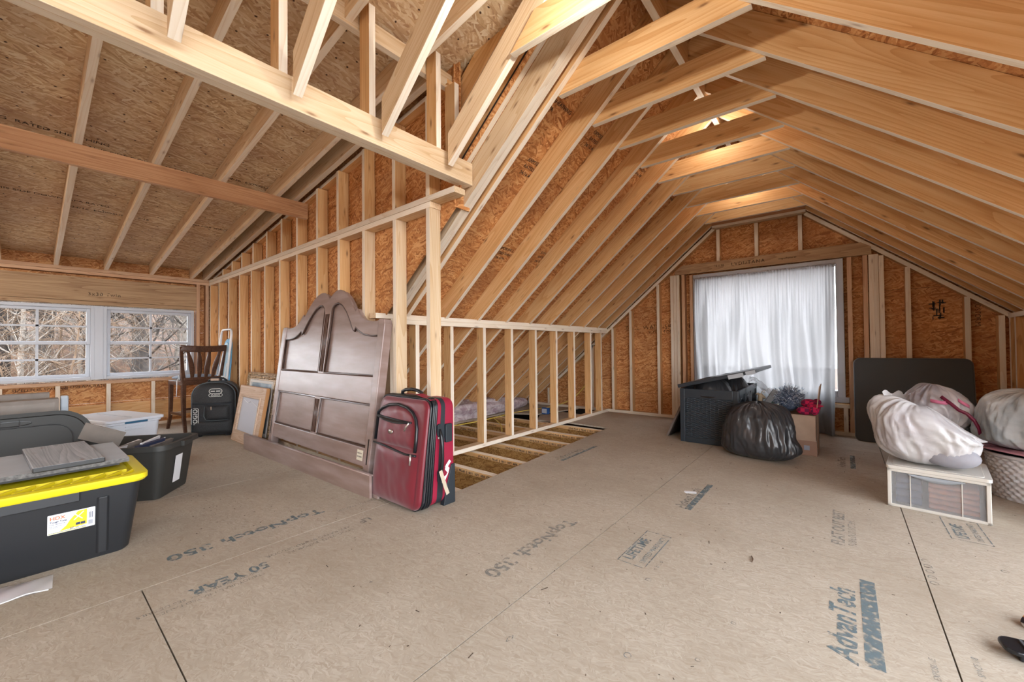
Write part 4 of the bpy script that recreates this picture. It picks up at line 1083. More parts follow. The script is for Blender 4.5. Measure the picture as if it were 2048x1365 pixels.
hbd.matrix_world = Matrix.Translation((-3.335, 1.478, 0.0)) @ Matrix.Rotation(radians(-7.2), 4, 'X')
def f_out(u):
    a = abs(u)
    P = [(0, 1.385), (0.04, 1.420), (0.10, 1.447), (0.16, 1.450), (0.23, 1.432), (0.30, 1.392), (0.36, 1.340), (0.41, 1.285), (0.448, 1.250), (0.452, 1.283), (0.475, 1.272), (0.51, 1.232), (0.56, 1.196), (0.62, 1.172), (0.70, 1.160), (0.76, 1.162), (0.80, 1.172), (0.86, 1.176)]
    for (x0, z0), (x1, z1) in zip(P[:-1], P[1:]):
        if x0 <= a <= x1: return z0 + (z1 - z0) * (a - x0) / (x1 - x0)
    return P[-1][1]
def g_in(u):
    a = abs(u)
    P = [(0, 1.27), (0.05, 1.27), (0.07, 1.315), (0.11, 1.340), (0.16, 1.345), (0.23, 1.320), (0.31, 1.26), (0.38, 1.185), (0.435, 1.115), (0.46, 1.10), (0.47, 1.135), (0.52, 1.105), (0.60, 1.075), (0.70, 1.062), (0.79, 1.062)]
    for (x0, z0), (x1, z1) in zip(P[:-1], P[1:]):
        if x0 <= a <= x1: return z0 + (z1 - z0) * (a - x0) / (x1 - x0)
    return P[-1][1]
us = [-0.80 + i * 0.016 for i in range(101)]
mb = MB()
vs = []
for u in us: vs += [(u, -0.02, f_out(u)), (u, -0.02, g_in(u)), (u, 0.022, g_in(u)), (u, 0.022, f_out(u))]
n = len(us)
fs = []
for i in range(n - 1):
    for k in range(4): fs.append((i * 4 + k, i * 4 + (k + 1) % 4, (i + 1) * 4 + (k + 1) % 4, (i + 1) * 4 + k))
mb.add(vs, fs + [(0, 1, 2, 3), ((n - 1) * 4 + 3, (n - 1) * 4 + 2, (n - 1) * 4 + 1, (n - 1) * 4)])
mb.build('crest_rail', BW, hbd, bevel=0.003)
mb = MB(); mb.tube([(u, -0.014, f_out(u) + 0.001) for u in us], 0.0055, 6); mb.build('crest_moulding', BW, hbd, smooth=True)
for s in (-1, 1):
    mb = MB(); mb.prism([(s * 0.795, 0.02), (s * 0.865, 0.02), (s * 0.872, 1.14), (s * 0.855, 1.176), (s * 0.795, 1.178)] if s > 0 else [(s * 0.795, 0.02), (s * 0.795, 1.178), (s * 0.855, 1.176), (s * 0.872, 1.14), (s * 0.865, 0.02)], -0.028, 0.040, axis='y')
    mb.build('post', BW, hbd, bevel=0.006)
    mb = MB(); mb.box(s * 0.835 - 0.006, s * 0.835 + 0.006, -0.0295, -0.027, 0.17, 0.34); mb.build('rail_slot', M['gap'], hbd)
mb = MB(); mb.box(-0.80, 0.80, -0.024, 0.020, 0.575, 0.765); mb.build('middle_rail', BW, hbd, bevel=0.004)
mb = MB(); mb.box(-0.80, 0.80, -0.024, 0.020, 0.150, 0.275); mb.build('bottom_rail', BW, hbd, bevel=0.004)
for z0, z1 in ((0.765, 1.28), (0.275, 0.575)):
    mb = MB(); mb.box(-0.048, 0.048, -0.020, 0.020, z0, z1)
    cs_ = mb.build('centre_stile', BW, hbd, bevel=0.002)
    mb = MB()
    for k in range(-1, 2): mb.tube([(k * 0.020, -0.020, z0 + 0.012), (k * 0.020, -0.020, z1 - 0.02)], 0.0045, 6)
    for k in (-1.5, 1.5): mb.tube([(k * 0.020, -0.020, z0 + 0.012), (k * 0.020, -0.020, z1 - 0.02)], 0.0035, 6)
    mb.build('fluting', BWD, cs_, smooth=True)
for s in (-1, 1):
    # upper panel
    uu = [s * (0.048 + (0.795 - 0.048) * i / 44) for i in range(45)]
    pol = [(uu[0], 0.765)] + [(u, g_in(u) + 0.012) for u in uu] + [(uu[-1], 0.765)]
    if s > 0: pol = pol[::-1]
    mb = MB(); mb.prism(pol, 0.000, 0.010, axis='y'); mb.build('upper_panel', BW, hbd)
    ring = [(s * 0.050, -0.012, 0.772)] + [(u, -0.012, g_in(u)) for u in uu[1:-1]] + [(s * 0.792, -0.012, 1.06), (s * 0.792, -0.012, 0.772)]
    mb = MB(); mb.tube(ring, 0.010, 6, closed=True); mb.build('panel_moulding', BWD, hbd, smooth=True)
    mb = MB(); mb.box(*( (0.048, 0.795) if s > 0 else (-0.795, -0.048)), 0.0, 0.010, 0.275, 0.575); mb.build('lower_panel', BW, hbd)
    mb = MB(); mb.tube([(s * 0.050, -0.012, 0.282), (s * 0.792, -0.012, 0.282), (s * 0.792, -0.012, 0.568), (s * 0.050, -0.012, 0.568)], 0.009, 6, closed=True); mb.build('panel_moulding', BWD, hbd)
mb = MB(); mb.box(0.70, 0.775, -0.0255, -0.0243, 0.185, 0.255); st_ = mb.build('paper_sticker', plain('cream_sticker', (0.72, 0.68, 0.55), 0.6), hbd)
text_mesh('sticker_print', 'MADE IN', 0.014, M['black_ink'], frameT((0.705, -0.0258, 0.228), (1, 0, 0), (0, -1, 0)), hbd)
text_mesh('sticker_print', 'VIETNAM', 0.014, M['black_ink'], frameT((0.705, -0.0258, 0.205), (1, 0, 0), (0, -1, 0)), hbd)

for i, (xa, ya, xb, yb_, z1, lab) in enumerate(((-4.50, 1.362, -2.345, 1.412, 0.148, 'long brown bed side rail lying on edge in front of the headboard, front one'), (-4.44, 1.389, -2.30, 1.439, 0.140, 'long brown bed side rail directly behind the front rail at the headboard foot'))):
    a = atan2(yb_ - ya, xb - xa); L = hypot(xb - xa, yb_ - ya)
    r = empty('bed_rail', (xa, ya, 0), a); tag(r, lab, 'bed rail', 'bed side rails')
    mb = MB(); mb.prism([(0.0, 0), (L, 0), (L, z1), (0.02, z1), (0.0, z1 - 0.02)], -0.009, 0.009, axis='y'); mb.build('board', BW, r, bevel=0.002)
    mb = MB(); mb.tube([(0.015, -0.004, z1 - 0.002), (L - 0.01, -0.004, z1 - 0.002)], 0.006, 6); mb.build('edge_moulding', BW, r, smooth=True)

# ------------------------------------------------------------------ red suitcase
red_f = plain('red_nylon', (0.145, 0.005, 0.016), 0.38, spec=0.55, bstr=0.10, nscale=14, sheen=0.3)
red_l = plain('bright_red_nylon', (0.26, 0.010, 0.035), 0.45, spec=0.4, bstr=0.05, nscale=20)
blk_f = plain('black_webbing', (0.012, 0.018, 0.024), 0.55)
blk_l = plain('black_leather', (0.008, 0.010, 0.013), 0.30)
silver = plain('silver_metal', (0.62, 0.60, 0.56), 0.3, metal=0.9)
HC = 0.625
rc = empty('suitcase', (-2.140, 1.428, 0.0)); rc.scale = (1.035, 1.035, 1.02); tag(rc, 'red upright suitcase with black piping in front of the headboard', 'suitcase')
def cring(w, h, r, t, z0=0.012, n=7):
    """rounded rect in XZ at depth t (0 front, 1 back), front plane slopes back"""
    pts = []
    for x, z in rrect(w, h, r, n, 0, z0 + h / 2):
        yf = 0.0 + 0.085 * (z / HC)
        pts.append((x, yf * (1 - t) + 0.275 * t if t <= 1 else 0.275, z))
    return pts
Wc = 0.49
def band(t0, t1, dw, mat, name, r=0.055, **k):
    mb = MB(); loft(mb, [cring(Wc + dw, HC + dw, r, t0), cring(Wc + dw, HC + dw, r, t1)]); return mb.build(name, mat, rc, smooth=True, auto=True, **k)
mb = MB(); loft(mb, [cring(Wc - 0.05, HC - 0.05, 0.05, 0.995, 0.035), cring(Wc - 0.005, HC - 0.005, 0.055, 0.97), cring(Wc, HC, 0.06, 0.90), cring(Wc, HC, 0.06, 0.64)]); mb.build('rear_shell', red_l, rc, smooth=True, auto=True)
band(0.48, 0.64, 0.002, blk_f, 'centre_strap')
band(0.36, 0.48, 0.0, red_l, 'middle_band')
for k in range(3):
    mb = MB(); t = 0.185 + k * 0.06
    ringp = cring(Wc + 0.004, HC + 0.004, 0.055, t); mb.tube(ringp, 0.0065, 7, closed=True); mb.build('piping', blk_l, rc, smooth=True)
band(0.14, 0.36, -0.006, blk_f, 'expansion_band')
mb = MB(); loft(mb, [cring(Wc - 0.07, HC - 0.07, 0.05, 0.0, 0.045), cring(Wc - 0.015, HC - 0.012, 0.06, 0.015, 0.018), cring(Wc - 0.004, HC - 0.004, 0.06, 0.06), cring(Wc - 0.004, HC - 0.004, 0.06, 0.15)]); mb.build('front_body', red_f, rc, smooth=True)
def yfront(z): return 0.085 * (z / HC)
def on_front(x, z, off): return (x, yfront(z) - off, z)
# outer pockets (puffed)
ARC = [(-0.232, 0.530), (-0.19, 0.560), (-0.12, 0.585), (-0.03, 0.595), (0.06, 0.582), (0.12, 0.556), (0.155, 0.520), (0.172, 0.47)]
def arc_z(x):
    for (a, za), (b, zb) in zip(ARC[:-1], ARC[1:]):
        if a <= x <= b: return za + (zb - za) * (x - a) / (b - a)
    return ARC[-1][1] if x > 0 else ARC[0][1]
def pocket(x0, x1, z0, z1, puff, name, arch=0.0):
    def fn(u, v):
        x = x0 + (x1 - x0) * u
        top = (arc_z(x) - 0.008) if arch else z1
        z = z0 + (top - z0) * v
        e = (1 - abs(2 * u - 1) ** 6) * (1 - abs(2 * v - 1) ** 6)
        w = 0.006 * noise.noise(Vector((x * 7, z * 7, 3.1))) + 0.004 * noise.noise(Vector((x * 22 + z * 9, z * 14, 8.2)))
        return on_front(x, z, 0.004 + e * (puff + w))
    mb = MB(); mb.grid(fn, 40, 40); return mb.build(name, red_f, rc, smooth=True)
pocket(-0.225, 0.205, 0.025, 0.345, 0.022, 'lower_pocket')
pocket(-0.225, 0.170, 0.345, 0.575, 0.020, 'upper_pocket', 0.07)
def path_front(pts, off, r, name, mat):
    mb = MB(); mb.tube([on_front(x, z, off) for x, z in pts], r, 8); return mb.build(name, mat, rc, smooth=True)
arc_ = [(-0.232, 0.36)] + ARC + [(0.177, 0.40), (0.177, 0.335)]
path_front(arc_, 0.010, 0.010, 'pocket_piping', blk_l)
path_front([(-0.228, 0.345), (-0.1, 0.338), (0.02, 0.325), (0.10, 0.318), (0.20, 0.322)], 0.022, 0.0065, 'zip', blk_l)
path_front([(-0.222, 0.515), (-0.1, 0.508), (0.0, 0.503), (0.13, 0.500)], 0.022, 0.0060, 'zip', blk_l)
path_front([(-0.222, 0.51), (-0.14, 0.492), (-0.05, 0.484), (0.03, 0.487), (0.13, 0.500)], 0.024, 0.0045, 'zip', blk_l)
mb = MB(); 
zz = [(-0.215, 0.511, 0.509), (-0.14, 0.508, 0.494), (-0.05, 0.505, 0.486), (0.03, 0.503, 0.488), (0.12, 0.501, 0.499)]
mb.add([on_front(x, a, 0.0262) for x, a, b in zz] + [on_front(x, b, 0.0262) for x, a, b in zz], [(i, i + 1, i + 6, i + 5) for i in range(4)]); mb.build('open_pocket', M['gap'], rc)
path_front([(0.12, 0.500), (0.10, 0.475), (0.085, 0.452)], 0.032, 0.0055, 'zip_pull', silver)
path_front([(0.165, 0.328), (0.168, 0.30), (0.170, 0.268)], 0.032, 0.0055, 'zip_pull', silver)
mb = MB(); mb.lathe([(0.0, -0.0), (0.019, -0.001), (0.020, 0.006)], 20, axis='y', T=Matrix.Translation((-0.055, yfront(0.43) - 0.030, 0.43)) @ Matrix.Diagonal((1.15, 1, 0.72, 1))); mb.build('oval_badge', silver, rc, smooth=True)
# outline piping around the front
mb = MB(); mb.tube(cring(Wc + 0.002, HC + 0.002, 0.06, 0.10), 0.0065, 7, closed=True); mb.build('piping', blk_l, rc, smooth=True)
# top handle
mb = MB(); mb.tube([(-0.10, 0.15, HC + 0.012), (-0.095, 0.15, HC + 0.04), (-0.06, 0.15, HC + 0.052), (0.0, 0.15, HC + 0.058), (0.06, 0.15, HC + 0.052), (0.095, 0.15, HC + 0.04), (0.10, 0.15, HC + 0.012)], 0.011, 8); mb.build('top_handle', blk_l, rc, smooth=True)
mb = MB(); mb.box(-0.11, -0.085, 0.135, 0.165, HC + 0.008, HC + 0.022); mb.box(0.085, 0.11, 0.135, 0.165, HC + 0.008, HC + 0.022); mb.build('handle_mount', blk_f, rc, bevel=0.003)
# side handle on the +X side
xs_ = Wc / 2
mb = MB(); mb.tube([(xs_ + 0.004, 0.155, 0.46), (xs_ + 0.022, 0.155, 0.42), (xs_ + 0.030, 0.155, 0.36), (xs_ + 0.030, 0.155, 0.28), (xs_ + 0.022, 0.155, 0.22), (xs_ + 0.004, 0.155, 0.19)], 0.010, 8); mb.build('side_handle', blk_l, rc, smooth=True)
for z in (0.455, 0.185):
    mb = MB(); mb.prism(rrect(0.032, 0.075, 0.015, 4, 0.155, z), xs_ - 0.002, xs_ + 0.010, axis='x'); mb.build('handle_mount', blk_f, rc, bevel=0.002)
mb = MB(); mb.box(xs_ + 0.004, xs_ + 0.016, 0.140, 0.170, 0.405, 0.418); mb.build('buckle', silver, rc, bevel=0.002)
mb = MB(); mb.prism(rrect(0.05, 0.11, 0.008, 4, 0.222, 0.43), xs_ - 0.004, xs_ + 0.014, axis='x'); lk = mb.build('combination_lock', blk_f, rc, bevel=0.003)
mb = MB(); mb.prism([(0.275, 0.0), (0.275, 0.235), (0.245, 0.235), (0.20, 0.08), (0.185, 0.0)], xs_ - 0.03, xs_ + 0.006, axis='x'); mb.prism([(0.275, 0.0), (0.275, 0.235), (0.245, 0.235), (0.20, 0.08), (0.185, 0.0)], -xs_ - 0.006, -xs_ + 0.03, axis='x'); mb.build('corner_guard', blk_f, rc, bevel=0.004)
for s in (-1, 1):
    mb = MB(); mb.lathe([(0.0, -0.012), (0.02, -0.012), (0.022, 0), (0.02, 0.012), (0.0, 0.012)], 16, c=(s * 0.19, 0.262, 0.022), axis='x'); mb.build('wheel', blk_l, rc, smooth=True)
    mb = MB(); mb.box(s * 0.17 - 0.015, s * 0.17 + 0.015, 0.03, 0.06, 0, 0.016); mb.build('foot', blk_l, rc)
mb = MB()
def ribbon(mb, pts, w, wd=(0, 0, 1)):
    wd = Vector(wd).normalized() * w / 2; vs = []
    for p in pts: vs += [Vector(p) - wd, Vector(p) + wd]
    mb.add(vs, [(2 * i, 2 * i + 1, 2 * i + 3, 2 * i + 2) for i in range(len(pts) - 1)])
mb = MB(); ribbon(mb, [(xs_ + 0.045, 0.165, 0.245), (xs_ + 0.05, 0.185, 0.22), (xs_ + 0.04, 0.17, 0.18), (xs_ + 0.035, 0.15, 0.17)], 0.03, (0, 0.3, 1)); ribbon(mb, [(xs_ + 0.042, 0.17, 0.24), (xs_ + 0.045, 0.20, 0.275)], 0.018, (0, -1, 1)); mb.build('luggage_tag', paper, rc, solid=0.001)
mb = MB(); ribbon(mb, [(xs_ + 0.042, 0.130, 0.23), (xs_ + 0.046, 0.145, 0.18), (xs_ + 0.048, 0.165, 0.12), (xs_ + 0.05, 0.178, 0.085)], 0.024, (0, 1, 0.3)); mb.build('luggage_tag', plain('tan_tag', (0.45, 0.38, 0.28), 0.6), rc, solid=0.001)
mb = MB(); mb.prism(rrect(0.13, 0.045, 0.008, 3), -0.002, 0.002, T=Matrix.Translation((0.165, 0.13, HC + 0.022)) @ Matrix.Rotation(radians(12), 4, 'Y')); mb.build('name_tag', red_l, rc)

# ------------------------------------------------------------------ black wheeled backpack
bp_f = plain('black_pack_fabric', (0.020, 0.021, 0.023), 0.7, noise_amt=0.3, nscale=90, bstr=0.1)
bp_g = plain('slate_pack_fabric', (0.055, 0.070, 0.080), 0.5, noise_amt=0.2, nscale=60)
wht = plain('white_rubber', (0.62, 0.62, 0.58), 0.5)
og = empty('wheeled_backpack', (-5.38, 1.385, 0.0)); tag(og, 'black wheeled backpack suitcase with white logo beside the bar stool', 'suitcase')
nv_ = Vector((0.86, -0.51, 0)).normalized(); tv_ = Vector((-nv_.y, nv_.x, 0))   # tv: to the right seen from front
# local X = across (tv), local Y = backwards (-nv)
og.matrix_world = Matrix(((tv_.x, -nv_.x, 0, -5.40), (tv_.y, -nv_.y, 0, 1.325), (0, 0, 1, 0), (0, 0, 0, 1))) @ Matrix.Diagonal((1.13, 1.2, 1.06, 1))
def oring(w, h, rt, rb, y, z0=0.03, n=8):
    pts = []
    for (sx_, top, a0) in ((1, 1, 0), (-1, 1, 90), (-1, 0, 180), (1, 0, 270)):
        r = rt if top else rb
        cx, cz = sx_ * (w / 2 - r), (z0 + h - r if top else z0 + r)
        for k in range(n + 1):
            a = radians(a0 + 90 * k / n); pts.append((cx + r * cos(a), y, cz + r * sin(a)))
    return pts
mb = MB(); loft(mb, [oring(0.27, 0.46, 0.11, 0.05, -0.005, 0.05), oring(0.33, 0.52, 0.13, 0.05, 0.006, 0.025), oring(0.355, 0.535, 0.14, 0.05, 0.035, 0.02), oring(0.36, 0.54, 0.14, 0.05, 0.12, 0.02)]); mb.build('front_body', bp_f, og, smooth=True)
mb = MB(); loft(mb, [oring(0.355, 0.545, 0.14, 0.05, 0.12, 0.02), oring(0.365, 0.555, 0.14, 0.05, 0.15, 0.02), oring(0.36, 0.55, 0.14, 0.05, 0.22, 0.02), oring(0.32, 0.51, 0.12, 0.05, 0.25, 0.035)]); mb.build('rear_body', bp_g, og, smooth=True)
for y in (0.035, 0.12):
    mb = MB(); mb.tube(oring(0.362, 0.543, 0.14, 0.05, y, 0.02), 0.006, 6, closed=True); mb.build('piping', bp_g, og, smooth=True)
def ofr(x, z, o=0.008): return (x, -0.006 - o, z)
def opocket(x0, x1, z0, z1, puff, mat, name):
    mb = MB(); mb.grid(lambda u, v: (x0 + (x1 - x0) * u, -0.004 - puff * (1 - abs(2 * u - 1) ** 5) * (1 - abs(2 * v - 1) ** 5), z0 + (z1 - z0) * v), 20, 16); return mb.build(name, mat, og, smooth=True)
opocket(-0.165, 0.165, 0.04, 0.165, 0.022, bp_f, 'bottom_pocket')
opocket(-0.06, 0.145, 0.17, 0.325, 0.030, bp_f, 'front_pocket')
mb = MB(); mb.tube([(-0.055, -0.03, 0.32), (-0.062, -0.028, 0.22), (-0.045, -0.028, 0.18), (0.0, -0.03, 0.172), (0.14, -0.03, 0.175)], 0.004, 6); mb.build('pocket_piping', bp_g, og, smooth=True)
mb = MB(); mb.tube([ofr(-0.155, z, 0.014) for z in (0.36, 0.2, 0.05)], 0.005, 6); mb.tube([ofr(-0.155, 0.36, 0.012), ofr(0.0, 0.345, 0.014), ofr(0.165, 0.35, 0.012)], 0.008, 6); mb.build('strap', blk_f, og, smooth=True)
# logo: rounded ring with two letter blocks
mb = MB(); mb.tube([(x, -0.014, z) for x, z in rrect(0.105, 0.050, 0.024, 6, 0.03, 0.475)], 0.0035, 6, closed=True)
for (a, b) in ((-1, 0), (1, 0)):
    cx = 0.03 + a * 0.022
    mb.box(cx - 0.017, cx + 0.017, -0.0165, -0.014, 0.470, 0.480)
mb.build('logo', wht, og, smooth=False)
mb = MB()
for a in (-1, 1):
    mb.tube([(0.03 + a * 0.006, -0.0155, 0.462), (0.03 + a * 0.006, -0.0155, 0.456), (0.03 + a * 0.034, -0.0155, 0.456), (0.03 + a * 0.042, -0.0155, 0.464), (0.03 + a * 0.042, -0.0155, 0.486), (0.03 + a * 0.034, -0.0155, 0.494), (0.03 + a * 0.006, -0.0155, 0.494), (0.03 + a * 0.006, -0.0155, 0.488)], 0.0025, 5)
mb.build('logo', bp_g, og)
text_mesh('logo_text', 'OGIO', 0.026, wht, frameT((-0.008, -0.0165, 0.425), (1, 0, 0), (0, -1, 0)), og, bold=True, spacing=1.15)
mb = MB(); mb.tube([(x, -0.0145, z) for x, z in rrect(0.110, 0.028, 0.012, 5, 0.03, 0.434)], 0.0022, 5, closed=True); mb.build('logo', wht, og)
T = frameT((-0.118, -0.0165, 0.150), (0, 0, 1), (0, -1, 0))
text_mesh('logo_text', 'OGIO', 0.052, wht, T, og, bold=True, spacing=1.12)
mb = MB(); mb.tube([(x, -0.0145, z) for x, z in rrect(0.056, 0.165, 0.014, 5, -0.138, 0.222)], 0.0026, 5, closed=True); mb.build('logo', wht, og)
mb = MB(); mb.tube([ofr(0.0, 0.318, 0.03), ofr(0.002, 0.285, 0.034)], 0.006, 6); mb.build('zip_pull', silver, og)
mb = MB(); mb.tube([(-0.08, 0.14, 0.57), (-0.05, 0.14, 0.598), (0.05, 0.14, 0.598), (0.08, 0.14, 0.57)], 0.010, 8); mb.build('top_handle', blk_f, og, smooth=True)
mb = MB(); mb.box(-0.05, 0.02, 0.10, 0.125, 0.575, 0.60); mb.build('handle_tag', plain('tan_grip', (0.45, 0.33, 0.25), 0.6), og, bevel=0.004)
mb = MB(); mb.tube([(-0.185, 0.13, 0.40), (-0.20, 0.13, 0.36), (-0.20, 0.13, 0.25), (-0.185, 0.13, 0.2)], 0.010, 8); mb.build('side_handle', blk_f, og, smooth=True)
for s in (-1, 1):
    mb = MB(); mb.lathe([(0.0, -0.012), (0.026, -0.012), (0.028, 0), (0.026, 0.012), (0.0, 0.012)], 16, c=(s * 0.13, 0.20, 0.028), axis='x'); mb.build('wheel', blk_l, og, smooth=True)
    mb = MB(); mb.box(s * 0.12 - 0.02, s * 0.12 + 0.02, 0.02, 0.06, 0, 0.03); mb.build('foot', blk_l, og)

# ------------------------------------------------------------------ picture frames
def rect_frame(name, w, h, bw, th, mat, parent, bevel=0.004, z0=0.0):
    mb = MB(); bw_l = bw
    O = [(-w / 2, z0), (w / 2, z0), (w / 2, z0 + h), (-w / 2, z0 + h)]; I = [(-w / 2 + bw, z0 + bw), (w / 2 - bw, z0 + bw), (w / 2 - bw, z0 + h - bw), (-w / 2 + bw, z0 + h - bw)]
    vs = []
    for y in (0, th):
        vs += [(x, y, z) for x, z in O] + [(x, y, z) for x, z in I]
    fs = []
    for k in range(4):
        k2 = (k + 1) % 4
        fs += [(k, k2, 4 + k2, 4 + k), (8 + k, 12 + k, 12 + k2, 8 + k2), (k, 8 + k, 8 + k2, k2), (4 + k, 4 + k2, 12 + k2, 12 + k)]
    mb.add(vs, fs); return mb.build(name, mat, parent, bevel=bevel)
gold = plain('worn_gold', (0.36, 0.25, 0.14), 0.45, metal=0.3, noise_amt=0.5, nscale=40, bstr=0.5)
pale_w = lumber_mat('bare_frame_wood', (0.60, 0.47, 0.36), (0.52, 0.38, 0.27), (0.40, 0.25, 0.15), 0.2)
warm_w = plain('stained_wood_edge', (0.42, 0.20, 0.07), 0.5)
fa = empty('picture_frame', (0, 0, 0)); tag(fa, 'plain wooden picture frame seen from the back, leaning in front of the gilt frame', 'picture frame', None)
fa.matrix_world = Matrix.Translation((-4.72, 1.41, 0.0)) @ Matrix.Rotation(radians(-9.5), 4, 'X')
rect_frame('frame', 0.74, 0.585, 0.115, 0.028, pale_w, fa)
rect_frame('frame_edge', 0.745, 0.59, 0.012, 0.034, warm_w, fa, z0=-0.0025)
rect_frame('inner_lip', 0.545, 0.39, 0.022, 0.016, pale_w, fa, z0=0.098).location.y = -0.012
mb = MB(); mb.box(-0.27, 0.27, 0.006, 0.010, 0.10, 0.48); mb.build('backing_paper', plain('grey_backing_paper', (0.50, 0.52, 0.58), 0.7), fa)
mb = MB(); mb.tube([(-0.20, 0.002, 0.44), (-0.05, 0.0, 0.41), (0.02, 0.0, 0.435), (0.20, 0.002, 0.39)], 0.0015, 5); mb.build('hanging_wire', silver, fa)
fb = empty('picture_frame', (0, 0, 0)); tag(fb, 'ornate gilt picture frame leaning on the studs behind the plain frame', 'picture frame', None)
fb.matrix_world = Matrix.Translation((-4.76, 1.515, 0.0)) @ Matrix.Rotation(radians(-7.5), 4, 'X')
rect_frame('frame', 0.80, 0.72, 0.085, 0.030, gold, fb, 0.008)
mb = MB()
rs = random.Random(2)
def beads(x0, z0, x1, z1, n):
    for i in range(n):
        t = (i + .5) / n; mb.sphere((x0 + (x1 - x0) * t, -0.004, z0 + (z1 - z0) * t), 0.013 + rs.uniform(-.003, .004), 4, sq=(1, 0.8, 1))
beads(-0.38, 0.70, 0.38, 0.70, 34); beads(-0.385, 0.02, -0.385, 0.69, 28); beads(0.385, 0.02, 0.385, 0.69, 28); beads(-0.36, 0.668, 0.36, 0.668, 34)
mb.build('carved_beading', gold, fb, smooth=True)
rect_frame('inner_frame', 0.64, 0.56, 0.030, 0.02, plain('cream_mat', (0.62, 0.60, 0.56), 0.6), fb, z0=0.08).location.y = -0.004
mb = MB(); mb.box(-0.30, 0.30, 0.012, 0.016, 0.10, 0.62); mb.build('picture', plain('dim_blue_picture', (0.25, 0.32, 0.38), 0.25, noise_amt=0.4, nscale=6), fb)
# ================================================================== OBJECTS, RIGHT
# ------------------------------------------------------------------ sheer curtain
def sheer(name, col, tr, tl):
    m = bpy.data.materials.new(name); m.use_nodes = True; nt = m.node_tree; nt.nodes.clear()
    out = nt.nodes.new('ShaderNodeOutputMaterial')
    d = N(nt, 'ShaderNodeBsdfDiffuse'); d.inputs[0].default_value = (*col, 1)
    t = N(nt, 'ShaderNodeBsdfTranslucent'); t.inputs[0].default_value = (*col, 1)
    p = N(nt, 'ShaderNodeBsdfTransparent')
    m1 = nt.nodes.new('ShaderNodeMixShader'); m1.inputs[0].default_value = tl
    nt.links.new(d.outputs[0], m1.inputs[1]); nt.links.new(t.outputs[0], m1.inputs[2])
    m2 = nt.nodes.new('ShaderNodeMixShader'); m2.inputs[0].default_value = tr
    nt.links.new(m1.outputs[0], m2.inputs[1]); nt.links.new(p.outputs[0], m2.inputs[2]); nt.links.new(m2.outputs[0], out.inputs[0])
    return m
M['sheer'] = sheer('sheer_curtain_fabric', (0.295, 0.29, 0.29), 0.012, 0.6)
ct = empty('curtain', (-0.735, 5.40, 1.80)); tag(ct, 'gathered white sheer curtain hanging over the gable window', 'curtain')
def cur(u, v):
    # v: 0 top, 1 bottom
    amp = 0.010 + 0.030 * min(1, v * 3)
    w = u + 0.006 * noise.noise(Vector((u * 5, v * 1.5, 0.3)))
    x = -0.695 + 1.375 * w + v * 0.02 * sin(9 * u + 2) + 0.010 * v * noise.noise(Vector((u * 14, v * 2.5, 1.0)))
    g = noise.noise(Vector((u * 5.0 + 0.4 * sin(v * 3), v * 0.7, 7))) ; g2 = noise.noise(Vector((u * 13 + 0.5 * sin(v * 3 + 1), v * 0.9, 3)))
    y = -0.060 + amp * (2.2 * g + 2.4 * g2 + 0.5 * sin(2 * pi * 11 * w + 1.6 * sin(3 * v) + 6 * g))
    y += (0.006 * sin(2 * pi * 50 * u) + 0.004 * noise.noise(Vector((u * 80, v * 3, 2)))) * (1 - min(1, v * 2.2))
    y = min(y * 1.0, -0.012)
    bot = -1.775 + 0.03 * noise.noise(Vector((u * 4, 0, 5)))
    if u < 0.86: bot = -1.62 + 0.02 * sin(u * 20)
    z = -0.005 + (bot) * v
    if v < 0.03: z += 0.02 * noise.noise(Vector((u * 60, 0, 0)))
    return (x, y, z)
mb = MB(); mb.grid(cur, 420, 60); mb.build('curtain_panel', M['sheer'], ct, smooth=True)
mb = MB(); mb.tube([(-0.70, -0.05, -0.002), (0.69, -0.05, -0.002)], 0.008, 8); mb.tube([(-0.70, -0.05, -0.002), (-0.705, 0.03, -0.002)], 0.006, 8); mb.tube([(0.69, -0.05, -0.002), (0.695, 0.03, -0.002)], 0.006, 8); mb.build('curtain_rod', M['white_vinyl'], ct, smooth=True)

# ------------------------------------------------------------------ deck box
dk = plain('charcoal_resin', (0.022, 0.032, 0.042), 0.38, spec=0.5)
dbx = empty('deck_box', (-1.275, 4.20, 0)); tag(dbx, 'dark charcoal wicker-pattern resin deck box with its lid propped open', 'deck box')
DW, DD, DH = 0.52, 1.02, 0.53
mb = MB(); mb.box(0, 0.045, 0, 0.02, 0, DH); mb.box(DW - 0.045, DW, 0, 0.02, 0, DH); mb.box(0.045, DW - 0.045, 0, 0.02, DH - 0.09, DH); mb.box(0.045, DW - 0.045, 0, 0.02, 0, 0.05)
mb.build('front_frame', dk, dbx, bevel=0.004)
def wick(u, v):
    x = 0.04 + (DW - 0.08) * u; z = 0.045 + (DH - 0.13) * v
    return (x, 0.010 - 0.005 * sin(z * 2 * pi / 0.021 + (pi if int(x / 0.035) % 2 else 0)) * abs(sin(x * pi / 0.035)) ** 0.4 - 0.001, z)
mb = MB(); mb.grid(wick, 90, 110); mb.build('wicker_front', dk, dbx, smooth=True)
mb = MB(); mb.grid(lambda u, v: (DW / 2 - 0.075 + 0.15 * u, -0.0005 - 0.012 * sin(pi * v) * sin(pi * u), DH - 0.062 - 0.002 - 0.016 * v * sin(pi * u)), 20, 6); mb.build('hand_grip', M['gap'], dbx, smooth=True)
mb = MB(); mb.box(0, 0.02, 0.02, DD, 0, DH); mb.box(0, DW, DD - 0.02, DD, 0, DH); mb.box(0.02, DW - 0.02, 0.02, DD - 0.02, 0, 0.015); mb.build('body', dk, dbx)
